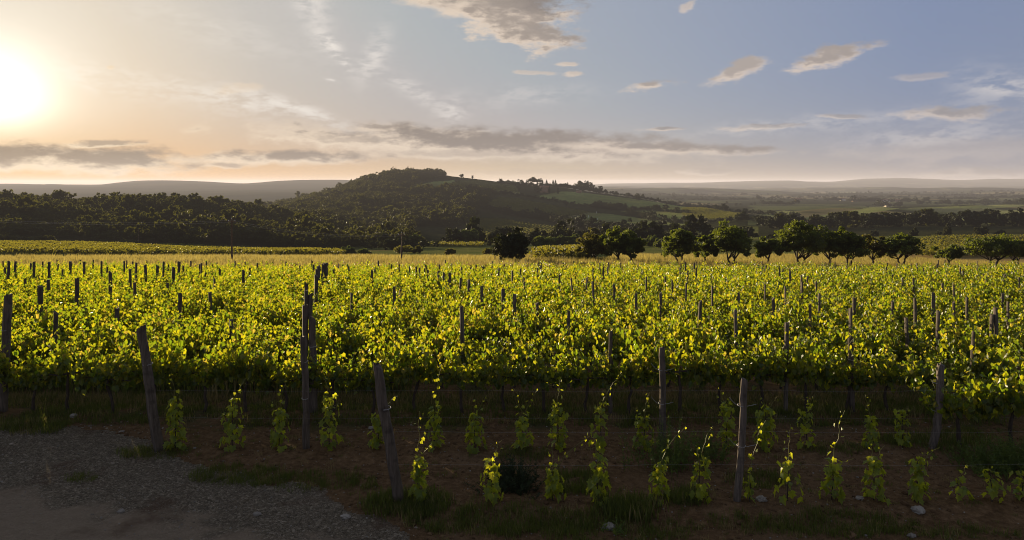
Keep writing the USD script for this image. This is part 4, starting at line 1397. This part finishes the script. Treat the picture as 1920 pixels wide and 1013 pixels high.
def hedge(name, line, label, step, lo, hi, dmin=340, wide=2.5, rows=1):
    P = np.array([on_ground(a, b, dmin) for a, b in line])
    out = []
    for a, b in zip(P, P[1:]):
        n = max(1, int(np.linalg.norm((b - a)[:2]) / step))
        for r in range(rows):
            t = (np.arange(n) + frng.random(n)) / n
            out.append(a[None, :2] * (1 - t)[:, None] + b[None, :2] * t[:, None] + frng.normal(0, wide, (n, 2)))
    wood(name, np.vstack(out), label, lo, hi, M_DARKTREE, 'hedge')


hedge('hedgerow', [(938, 364), (975, 369), (1008, 373), (1045, 379), (1078, 384)], 'dark hedge below the hilltop houses', 3.5, .55, .95, 700, 2.5, 2)
hedge('hedgerow', [(1088, 386), (1118, 389), (1160, 393), (1210, 393), (1260, 398), (1292, 402)], 'dark hedge between the two pastures on the hill', 4, .5, .9, 650, 2.5, 2)
hedge('hedgerow', [(1116, 389), (1138, 391), (1164, 394)], 'clump of dark trees in the middle of the pasture hedge', 2.2, .9, 1.4, 650, 5, 3)
hedge('hedgerow', [(914, 396), (950, 402), (1000, 409), (1050, 418), (1100, 432), (1180, 441), (1260, 447)], 'thick dark tree belt below the middle hillside vines', 3, .8, 1.3, 500, 5, 3)
hedge('hedgerow', [(1132, 362), (1180, 369), (1240, 378), (1300, 389), (1360, 396), (1400, 401), (1445, 405), (1500, 411)], 'line of trees along the right shoulder of the hill', 5, .7, 1.15, 560, 3, 2)
hedge('hedgerow', [(1180, 402), (1240, 417), (1300, 420), (1380, 416), (1430, 414)], 'hedge under the striped vines on the right shoulder', 4, .6, 1.0, 480, 3, 2)
hedge('hedgerow', [(840, 462), (900, 461), (1000, 458), (1080, 456), (1180, 455), (1280, 453), (1420, 450)], 'shady tree belt along the foot of the hill', 3.5, .7, 1.2, 300, 5, 3)
hedge('hedgerow', [(690, 468), (740, 467), (800, 466)], 'dark hedge left of the pale pair of trees', 3, .5, .8, 250, 3, 2)
hedge('hedgerow', [(880, 355), (905, 361), (938, 366)], 'dark trees at the end of the upper hillside vines', 4, .7, 1.1, 800, 5, 3)

hedge('hedgerow', [(936, 345), (1000, 350), (1050, 353), (1100, 359), (1134, 364)], 'low dark trees and shrubs around the hilltop houses', 4, .9, 1.6, 900, 6, 3)
# hillside vine rows
def hedge_shape(seed, n, L, w, h, card):
    rng = np.random.default_rng(seed)
    P = np.column_stack([rng.uniform(-L / 2, L / 2, n), rng.normal(0, w / 3, n), rng.uniform(.35, 1, n) * h])
    return cards(P, rng.uniform(.7, 1.3, n) * card, rng)


M_HILLVINE = leaf_material('hill_vine_look', (.042, .056, .014), (.075, .085, .024), (.22, .21, .022), .42, .6, .2)
M_LITVINE = leaf_material('field_vine_look', (.045, .062, .014), (.085, .095, .022), (.27, .24, .02), .48, .5, .3)


def vine_field(name, poly, dmin, dmax, dirn, gap, step, label, mat, shape, exclude=None):
    """Rows of vines over the land seen inside an outline: dirn = plan direction of the rows."""
    P = np.array([on_ground(a, b, dmin, dmax)[:2] for a, b in poly])
    u = np.array(dirn, float) / np.hypot(*dirn)
    w = np.array([-u[1], u[0]])
    A, B = P @ u, P @ w
    a, b = np.meshgrid(np.arange(A.min(), A.max(), step), np.arange(B.min(), B.max(), gap))
    Q = a.ravel()[:, None] * u + b.ravel()[:, None] * w
    Q = Q[inside(P, Q[:, 0], Q[:, 1])]
    Q = Q + frng.normal(0, .12, Q.shape)
    z = zg(Q[:, 0], Q[:, 1])
    n = len(Q)
    instancer(name, [(hedge_shape(700 + i, *shape), mat) for i in range(4)], frng.integers(0, 4, n), np.column_stack([Q, z]), math.atan2(u[1], u[0]) + frng.normal(0, .05, n) + np.pi * frng.integers(0, 2, n),
              np.column_stack([np.ones(n), np.ones(n), frng.uniform(.8, 1.2, n)]), label=label, cat='vines')
    return n


HS = (44, 2.5, .55, 1.7, .50)
NV = [
    vine_field('hill_vine_rows', FIELDS['upper_vines'], 900, 1650, (.10, 1), 4.6, 2.1, 'upper striped vine rows near the top of the hill', M_HILLVINE, HS),
    vine_field('hill_vine_rows', FIELDS['middle_vines'], 650, 1300, (.42, -1), 4.2, 2.1, 'diagonal vine rows halfway up the hill', M_HILLVINE, HS),
    vine_field('hill_vine_rows', FIELDS['lower_vines'], 330, 760, (.14, 1), 3.4, 2.1, 'steep vine rows at the foot of the hill', M_HILLVINE, HS),
    vine_field('hill_vine_rows', FIELDS['right_vines'], 500, 1100, (1, -.35), 3.4, 2.1, 'striped vine rows on the right shoulder of the hill', M_HILLVINE, HS),
]
FS = (46, 1.7, .9, 1.55, .42)
NV += [
    vine_field('vineyard_strip', [(-40, 476), (-40, 458), (120, 460), (290, 466), (250, 470), (330, 482), (200, 481), (60, 479)], 150, 300, (1, -.10), 2.6, 1.5, 'sunlit strip of vines beyond the wheat on the left', M_LITVINE, FS),
    vine_field('vineyard_strip', [(275, 467), (300, 462), (400, 466), (560, 472), (640, 477), (640, 481), (470, 481), (350, 481)], 155, 300, (1, -.10), 2.6, 1.5, 'narrow strip of vines right of the dark path beyond the wheat', M_LITVINE, FS),
    vine_field('vineyard_strip', [(1720, 484), (1722, 456), (1745, 449), (1960, 447), (1960, 484)], 165, 300, (1, .05), 2.6, 1.5, 'green vineyard strip behind the lone small tree on the right', M_LITVINE, FS),
    vine_field('vineyard_strip', [(1000, 489), (1012, 474), (1080, 470), (1092, 476), (1092, 489)], 112, 220, (1, .02), 2.4, 1.4, 'small golden green vineyard right of the dark round tree', M_LITVINE, FS),
    vine_field('vineyard_strip', [(780, 463), (800, 459), (905, 460), (905, 464)], 220, 330, (1, .0), 2.6, 1.5, 'thin bright strip of vines below the pale pair of trees', M_LITVINE, FS),
]

# wheat and rough grass beyond the vineyard
WH = [tuft(90 + i, 16, .75, .55, .022) for i in range(4)]
Q = np.column_stack([frng.uniform(-90, 90, 26000), frng.uniform(84, 215, 26000)])
zq = zg(Q[:, 0], Q[:, 1])
px, py = pix(Q[:, 0], Q[:, 1], zq)
kq = classify(Q[:, 0], Q[:, 1], zq)
m = (kq == 2) & (px > -40) & (px < 1960)
Q, zq = Q[m], zq[m]
instancer('wheat', [(t, M_WHEAT) for t in WH],
          frng.integers(0, 4, len(Q)), np.column_stack([Q, zq - .05]), frng.uniform(0, 6.28, len(Q)), frng.uniform(.7, 1.25, len(Q)) * np.clip(1 + .6 * fbm(Q[:, 0], Q[:, 1], 9, 2, 71), .6, 1.4), label='golden ripe field beyond the vineyard', cat='wheat')

# ------------------------------------------------------------------ the dark belt of trees on the right
belt_src = []
px = 1428.0
i = 0
while px < 1945:
    D = 500 + frng.uniform(-18, 30) - (px - 1428) * .03
    b = at(px, D, -.3)
    h = frng.uniform(.85, 1.25) * (.85 if px < 1560 else 1.0)
    if i < 6:
        rng = np.random.default_rng(2400 + i)
        p = empty('belt_tree', b, 0, h)
        m, C = crown_cards(rng, 4.6, 5.0, 5.0, 34, 24, 1.25, bias=.4, bottom=-.95)
        put('trunk', tube([[0, 0, 0], [.1, 0, 2], [0, .1, 5]], [.3, .24, .12], 6), M_TRUNK, p)
        tag(put('crown', m, M_DARKTREE if i != 3 else M_FOREST, p), kind='stuff')
        belt_src.append(p)
    else:
        p = copy_of(belt_src[frng.integers(6)], b, frng.uniform(0, 360), h)
    tag(p, f'dark tree merging with its neighbours of the far right belt, {ORD(i)} from left', 'tree', 'trees of the dark belt on the right')
    px += frng.uniform(8, 15)
    i += 1

# cypresses, hilltop trees and pines
def cypress(px, py_base, py_top, label, seed):
    rng = np.random.default_rng(seed)
    b = on_ground(px, py_base, 600)
    H = (py_base - py_top) / FPX * b[1]
    p = empty('cypress', b)
    n = 320
    t = rng.random(n) ** .8
    r = H * .15 * np.sin(np.clip(t * .95 + .10, 0, 1) * np.pi) ** .7 * rng.uniform(.4, 1, n) ** .5
    a = rng.uniform(0, 6.28, n)
    P = np.column_stack([np.cos(a) * r, np.sin(a) * r, .2 + t * (H - .6)])
    put('trunk', tube([[0, 0, -.3], [0, 0, H * .5]], [.2, .1], 5), M_TRUNK, p)
    tag(put('crown', cards(P, rng.uniform(.08, .13, n) * H, rng), M_DARKTREE, p), kind='stuff')
    tag(p, label, 'cypress', 'cypresses around the hilltop houses')


for i, (px, pb, pt, lab) in enumerate([(1017, 346, 334, 'left one of the first pair of cypresses behind the stone house'), (1025, 347, 335, 'right one of the first pair of cypresses behind the stone house'),
                                       (1037, 347, 334.5, 'left one of the second pair of cypresses on the hilltop'), (1041.5, 347, 334, 'right one of the second pair of cypresses on the hilltop'),
                                       (1064.5, 351, 340, 'small cypress right of the long low house'), (1046, 364, 351, 'lone dark cypress in the pasture right of the stone house'),
                                       (1030, 363, 350, 'cypress against the right wall of the stone house'), (973, 357, 341, 'cypress left of the hilltop houses, below the crest'),
                                       (1075, 353, 344, 'cypress just left of the big dark hilltop tree'), (1194, 376, 366, 'cypress on the right shoulder of the hill'), (1198, 376, 364, 'taller cypress on the right shoulder of the hill')]):
    cypress(px, pb, pt, lab, 2500 + i)


def hill_tree(px, py_base, py_top, hw, label, seed, flat=False):
    rng = np.random.default_rng(seed)
    b = on_ground(px, py_base, 600)
    k = b[1] / FPX
    H, W = (py_base - py_top) * k, hw * k
    p = empty('pine_tree' if flat else 'hilltop_tree', b)
    hh = H * (.34 if flat else .5)
    m, C = crown_cards(rng, W * 1.05, hh, H - hh, 30, 34, .12 * H, bias=.4, bottom=-.5 if flat else -.95)
    put('trunk', tube([[0, 0, -.4], [.1, 0, H * .4], [0, 0, H * .75]], [.35, .28, .12], 6), M_TRUNK, p)
    tag(put('crown', m, M_DARKTREE, p), kind='stuff')
    tag(p, label, 'tree')


for i, (px, pb, pt, hw, fl, lab) in enumerate([
    (826, 327, 316, 5, False, 'dark tree standing out on the crest left of the hilltop grass'),
    (812, 326, 318, 9, False, 'low dark tree beside the one on the crest'),
    (866, 331, 324, 4, False, 'small isolated tree on the bare crest of the hill'),
    (886, 334, 328, 2, False, 'tiny tree right of the isolated one on the crest'),
    (998, 348, 334, 10, True, 'flat-topped pine left of the first cypresses'),
    (1008, 348, 335, 8, True, 'flat-topped pine nearest the first cypresses'),
    (953, 345, 338, 6, False, 'rounded dark tree at the top of the upper vine rows'),
    (963, 346, 339, 5, False, 'smaller dark tree right of the rounded one above the upper vine rows'),
    (1092, 358, 340, 13, False, 'big dark tree at the right end of the hilltop'),
    (1104, 359, 341, 9, False, 'dark tree joined to the right of the big hilltop one'),
    (1083, 356, 344, 7, False, 'dark tree joined to the left of the big hilltop one'),
    (1115, 361, 351, 7, False, 'low tree right of the big hilltop one'),
    (1126, 363, 347, 5, False, 'pointed dark tree standing clear right of the hilltop'),
    (1008, 361, 349, 7, False, 'bushy tree against the left wall of the stone house'),
    (1062, 385, 377, 4, False, 'single round tree in the middle of the pasture'),
    (948, 366, 356, 4, False, 'lighter tree below the end of the upper vine rows')]):
    hill_tree(px, pb, pt, hw, lab, 2600 + i, fl)


# ------------------------------------------------------------------ houses, poles, wires
def plain(name, a, b_=None, scale=1.5, rough=.85):
    g = G()
    c = a if b_ is None else g.mix(g.noise(g.obj(), scale, 4, .6), a, b_)
    return g.done(name, g.n('principled_bsdf', base_color=c, roughness=rough, specular_ior_level=.2) + '.BSDF')


M_BRICKWALL = plain('house_wall_look', (.22, .125, .085), (.30, .19, .13))
M_PALEWALL = plain('pale_wall_look', (.55, .48, .40), (.68, .60, .50))
M_TILE = plain('roof_tile_look', (.16, .075, .045), (.27, .13, .075), 2.5)
M_SHUTTER = plain('window_look', (.02, .018, .016))


def house(name, b, rz, w, d, h, rise, wall, label, windows=3, floors=2, chimney=False):
    p = empty(name, b, rz)
    put('wall', trimesh.creation.box(bounds=[[-w / 2, -d / 2, -1.5], [w / 2, d / 2, h]]), wall, p)
    o = .4
    v = np.array([[-w / 2 - o, -d / 2 - o, h + .01], [w / 2 + o, -d / 2 - o, h + .01], [w / 2 + o, d / 2 + o, h + .01], [-w / 2 - o, d / 2 + o, h + .01], [-w / 2 - o, 0, h + rise], [w / 2 + o, 0, h + rise]])
    v = np.vstack([v, v + [0, 0, .2]])
    f = [[0, 1, 5], [0, 5, 4], [2, 3, 4], [2, 4, 5], [1, 2, 5], [3, 0, 4]]
    f2 = [[a + 6, b_ + 6, c + 6] for a, b_, c in f]
    f1 = [[a, c, b_] for a, b_, c in f]
    rf = put('roof', (v, np.array(f2 + f1)), M_TILE, p)
    if chimney:
        put('chimney', trimesh.creation.box(bounds=[[w * .22, -.4, h + rise * .4], [w * .22 + .8, .4, h + rise + .9]]), wall, rf)
    for fl in range(floors):
        for i in range(windows):
            x = -w / 2 + w * (i + .5) / windows
            z = h * (fl + .35) / floors
            put('window', trimesh.creation.box(bounds=[[x - .45, -d / 2 - .04, z], [x + .45, -d / 2 + .1, z + 1.3]]), M_SHUTTER, p)
    tag(p, label, 'house')


b = on_ground(1021, 361, 700)
k = b[1] / FPX
house('stone_house', b, 6, 16 * k, 9, 10.5 * k, 1.6, M_BRICKWALL, 'reddish two-storey stone house on the hilltop beside a cypress', 3, 2)
b = on_ground(1054, 348, 700)
house('long_house', b, -4, 24 * k, 10, 4.2 * k, 2.6, M_BRICKWALL, 'long low house with a red tiled roof on the crest', 6, 1, True)
b = on_ground(1085, 362, 700)
house('outbuilding', b, 3, 10 * k, 7, 3 * k, 1.4, M_BRICKWALL, 'low outbuilding under the big dark hilltop tree', 3, 1)
for i, (px, py, D, w, rz, wall, lab) in enumerate([
    (705, 423, 505, 9, 20, M_PALEWALL, 'small pale house among the trees at the foot of the wooded hill'),
    (1462, 388, 2000, 14, 20, M_BRICKWALL, 'orange farmhouse on the left of the far plain'),
    (1580, 379, 2450, 16, -10, M_PALEWALL, 'bright white house on the low rise of the far plain'),
    (1603, 383, 2300, 20, 15, M_BRICKWALL, 'orange roofed farmhouse left of the far plain wood'),
    (1664, 384, 2250, 26, 5, M_PALEWALL, 'long pale farm buildings behind the far plain wood'),
    (1684, 385, 2230, 16, -20, M_BRICKWALL, 'orange farmhouse right of the long pale farm'),
    (1664, 397, 1700, 14, 10, M_PALEWALL, 'white house alone on the near slope of the plain'),
    (1497, 382, 2400, 22, 8, M_BRICKWALL, 'row of low farm buildings in the hazy plain')]):
    x = (px - 960) / FPX * D
    house('farmhouse', np.array([x, D, z1(x, D)]), rz, w, 9, 6.5, 2.2, wall, lab, 3, 2)

M_POLE = wood_material('pole_look', (.075, .048, .030), (.15, .10, .065), .6)
M_WHITE = plain('white_paint_look', (.75, .74, .72))


def pole(px, D, py_top, r, label, arm=True, lean=0.0):
    b = at(px, D)
    H = CAMZ + (HZ - py_top) / FPX * D - b[2]
    p = empty('utility_pole', b)
    put('shaft', tube([[0, 0, -.5], [lean * .5, 0, H * .5], [lean, 0, H]], [r * 1.25, r, r * .75], 8), M_POLE, p, smooth=50)
    if arm:
        put('crossarm', trimesh.creation.box(bounds=[[lean - .55, -.05, H - .42], [lean + .55, .05, H - .30]]), M_POLE, p)
        for s in (-.48, 0.0, .48):
            put('insulator', tube([[lean + s, 0, H - .30 + (.3 if s == 0 else 0)], [lean + s, 0, H - .12 + (.3 if s == 0 else 0)]], [.04, .03], 6), M_WHITE, p)
    tag(p, label, 'utility pole', 'utility poles in the fields')
    return b + np.array([lean, 0, H - .2])


q = [pole(435, 104, 411, .13, 'tall wooden utility pole beyond the vineyard, left of centre', True, -.05),
     pole(753, 112, 437, .10, 'thinner utility pole rising from olive bushes, centre left'),
     pole(928, 108, 464, .07, 'short pole just left of the dark round tree', False),
     pole(260, 286, 429, .12, 'distant thin pole by the hedge in front of the wooded ridge', False)]


def wire(a, b, sag, label):
    t = np.linspace(0, 1, 16)[:, None]
    p = a * (1 - t) + b * t
    p[:, 2] -= sag * 4 * t[:, 0] * (1 - t[:, 0])
    tag(put('overhead_wire', tube(p, .011, 4), M_WIRE), label, 'wire')


for dz, w in ((0, 'upper'), (-.25, 'lower')):
    wire(q[0] + [0, 0, dz], q[1] + [0, 0, dz], .9, f'{w} wire from the tall utility pole to the thinner one')
    wire(q[0] + [0, 0, dz], at(-260, 118, 8.0) + [0, 0, dz], 1.0, f'{w} wire from the tall utility pole out to the left')
for i, (px, py, h) in enumerate([(1104, 408, 2.6), (1119, 400, 2.3), (1120.5, 414, 2.6)]):
    b = on_ground(px, py, 480)
    m = put('marker_post', tube([[0, 0, -.2], [0, 0, h]], [.28, .22], 6), M_WHITE)
    m.AddTranslateOp().Set(Gf.Vec3d(*map(float, b)))
    tag(m, ['white marker post, left of three in the dark pasture', 'white marker post, highest of three in the dark pasture', 'white marker post, lowest of three in the dark pasture'][i], 'post')

# far plain: lines and copses of trees
L = []
for (a, b, n) in [((1430, 1900), (1500, 1750), 60), ((1590, 2300), (1700, 2250), 190), ((1545, 2450), (1580, 2450), 50), ((1690, 2150), (1740, 2200), 40), ((1640, 1690), (1690, 1680), 26), ((1760, 2600), (1930, 2900), 120),
                  ((1880, 1750), (1930, 1550), 70), ((1450, 3400), (1620, 3300), 90), ((1750, 3300), (1900, 3500), 90), ((1180, 2600), (1430, 2500), 130), ((1500, 4400), (1900, 4500), 120), ((1200, 3600), (1400, 3900), 90), ((1600, 2900), (1700, 3000), 60), ((1720, 1800), (1860, 1950), 60)]:
    t = frng.random(n)
    D = a[1] + (b[1] - a[1]) * t + frng.normal(0, 12, n)
    X = (a[0] + (b[0] - a[0]) * t - 960) / FPX * D
    L.append(np.column_stack([X, D]))
D = np.exp(frng.uniform(math.log(1500), math.log(5200), 1500))
X = (frng.uniform(1130, 1960, 1500) - 960) / FPX * D
m = fbm(X, D, 260, 3, 81) > .06
L.append(np.column_stack([X[m], D[m]]))
wood('plain_trees', np.vstack(L), 'dark trees and copses scattered over the hazy plain', 1.1, 2.0, M_DARKTREE, 'trees')

# ------------------------------------------------------------------ air
def haze():
    g = G()
    v = g.n('principled_volume', color=(.80, .80, .95), density=HAZE, anisotropy=.15)
    mat = g.done('haze_look', volume=v + '.volume')
    b = trimesh.creation.box([63600, 63600, 1.0])
    b.vertices[:, 2] = np.where(b.vertices[:, 2] > 0, max(GROUND_HIGH, 60.0) + 20, GROUND_LOW - 1.0)
    tag(put('haze', b, mat), 'pale even haze in the air over the whole valley', 'haze', None, 'stuff')


HAZE = 5.5e-5
haze()
